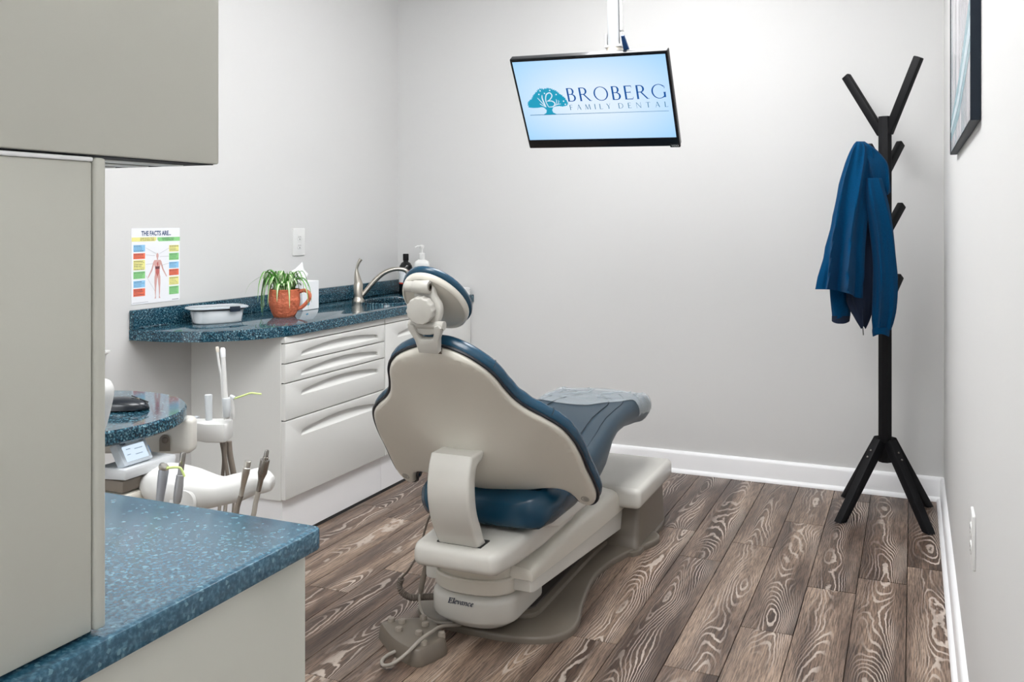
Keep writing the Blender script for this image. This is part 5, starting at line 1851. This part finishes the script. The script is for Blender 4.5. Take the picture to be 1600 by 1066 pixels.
h3 = handpiece('grey handpiece with a black ribbed stub in front of the white head', [(0, 0.0075), (0.15, 0.0088), (0.40, 0.0090), (0.75, 0.0080), (0.76, 0.006), (1.0, 0.0058)], dp(277, 785, 1.90), dp(284, 728, 1.90), mat('satin_grey_metal', (0.42, 0.43, 0.45), 0.35, metal=0.7))
MB().tube([dp(283.3, 735, 1.90), dp(284.5, 724, 1.90), dp(286.5, 709, 1.90), dp(287, 707, 1.90)], [0.0058, 0.006, 0.0058, 0.004], 14).build('coupling', M_chrome, h3)
MB().tube(spl([dp(277, 785, 1.90), dp(275, 800, 1.9), dp(280, 860, 1.95)], 5), 0.0055, 10).build('hose', M_cord, h3)
h4 = handpiece('grey air syringe with a bent yellow green tip in front of the white head', [(0, 0.0075), (0.3, 0.0085), (0.6, 0.0098), (0.9, 0.0105), (1.0, 0.008)], dp(249, 790, 1.89), dp(257, 730, 1.89), mat('satin_grey_plastic', (0.36, 0.38, 0.42), 0.32, metal=0.4), 'air_syringe', 'syringe')
MB().tube([dp(254, 729, 1.885), dp(258, 730, 1.875), dp(262, 732, 1.87)], [0.008, 0.0075, 0.005], 14).build('nozzle', M_steel, h4)
MB().tube(spl([dp(261, 732, 1.87), dp(270, 730.5, 1.87), dp(281, 731, 1.87), dp(285, 736, 1.87), dp(289, 745, 1.87)], 4), 0.0026, 8).build('tip', M_yellow, h4)
MB().tube(spl([dp(249, 790, 1.89), dp(247, 805, 1.9), dp(255, 860, 1.95)], 5), 0.0055, 10).build('hose', M_cord, h4)

# small touch display on its bracket
dpv = thing('touch_display', 'small white tilted touch display glowing pale blue under the worktop', 'display', dp(220, 730, 1.98))
o = dp(211, 704, 1.985)
MD = frame(o, (0, 1, 0), (-0.5, 0, 0.866), (0.866, 0, 0.5))
MB().prism(rrect(-0.040, -0.027, 0.040, 0.027, 0.004, 3), -0.020, 0.0, MD, bev=0.003, ends='b').build('case', mat('display_white', (0.56, 0.62, 0.68), 0.3), dpv)
MB().prism(rrect(-0.030, -0.020, 0.030, 0.014, 0.001, 2), 0.0, 0.0008, MD).build('screen', emat('display_glow', (0.72, 0.86, 1.0), 1.0), dpv)
M_read = mat('readout_grey', (0.35, 0.5, 0.62), 0.5)
for (x0, y0, w) in ((-0.022, 0.006, 0.012), (0.000, 0.003, 0.022), (-0.024, -0.006, 0.010), (-0.002, -0.009, 0.020)):
    mb = MB()
    mb.poly([(x0, y0), (x0 + w, y0), (x0 + w, y0 + 0.0014), (x0, y0 + 0.0014)], 0.0010, MD)
    mb.build('readout', M_read, dpv, recalc=False)
mb = MB()
text_mb(mb, 'NSK', 0.0085, MD @ Matrix.Translation((-0.024, 0.0175, 0.0006)), bold=0.0003)
mb.build('case_mark', M_ink, dpv, recalc=False)
mb = MB()
text_mb(mb, 'VE.2', 0.0075, MD @ Matrix.Translation((0.026, 0.0180, 0.0006)), bold=0.0002)
mb.build('case_mark', M_ink, dpv, recalc=False)
mb = MB()
mb.prism(rrect(-0.0035, -0.009, 0.0035, 0.009, 0.002, 2), -0.014, -0.006, MD @ Matrix.Translation((0.0425, -0.004, 0)))
mb.build('side_key', mat('key_blue', (0.05, 0.28, 0.65), 0.4), dpv)
bo = o + Vector((0.0, 0.0, -0.028))
MB().prism([(-0.050, 0.0), (0.024, 0.0), (0.026, -0.006), (0.022, -0.022), (-0.045, -0.026)], -0.050, 0.095, frame(bo, (1, 0, 0), (0, 0, 1), (0, -1, 0)) @ Matrix.Scale(-1, 4, (0, 0, 1)), bev=0.003).build('base', mat('display_base', (0.62, 0.64, 0.66), 0.35), dpv)
MB().b2((bo.x - 0.045, bo.y - 0.045, bo.z - 0.052), (bo.x + 0.012, bo.y + 0.06, bo.z - 0.0265), bev=0.004).build('bracket', M_hose, dpv)
MB().b2((bo.x - 0.10, bo.y - 0.06, bo.z - 0.080), (bo.x + 0.018, bo.y + 0.05, bo.z - 0.056), bev=0.006).build('shelf', M_shell, du)
MB().tube([bo + Vector((-0.05, 0, -0.07)), bo + Vector((-0.12, 0.06, -0.09)), (-1.95, 1.70, bo.z - 0.10)], 0.02, 10).build('shelf_arm', M_coil, du)

# mouse on the round worktop
mo = thing('computer_mouse', 'glossy black computer mouse on the round blue worktop', 'mouse', (-1.665, 1.59, 0.760))
mb = MB()
rings = []
for t in [k / 14 for k in range(15)]:
    u = -0.060 + 0.120 * t
    q = math.sqrt(max(0.0, 1 - abs(2 * t - 1) ** 2.6))
    w = 0.031 * q ** 0.9 + 0.0012
    h = 0.027 * q * (1.05 - 0.25 * t) + 0.002
    rings.append([(u, w * math.cos(a), 0.0035 + h * max(0, math.sin(a)) ** 0.8) if math.sin(a) >= 0 else (u, w * math.cos(a), 0.0035 + 0.003 * math.sin(a)) for a in [2 * math.pi * k / 20 for k in range(20)]])
MM = Matrix.Translation((-1.668, 1.588, 0.760)) @ Matrix.Rotation(math.atan2(0.399, 0.917) + R(5), 4, 'Z')
mb.loft(rings, M=MM)
mob = mb.build('body', M_mouse, mo, angle=60)
mb = MB()
mb.tube([MM @ Vector((0.058, 0, 0.017)), MM @ Vector((0.02, 0, 0.0325))], 0.0012, 6)
mb.build('button_gap', M_gap, mob)
mb = MB()
mb.tube([MM @ Vector((0.034, -0.004, 0.0225)), MM @ Vector((0.034, 0.004, 0.0225))], 0.005, 12)
mb.build('wheel', M_hose, mob)
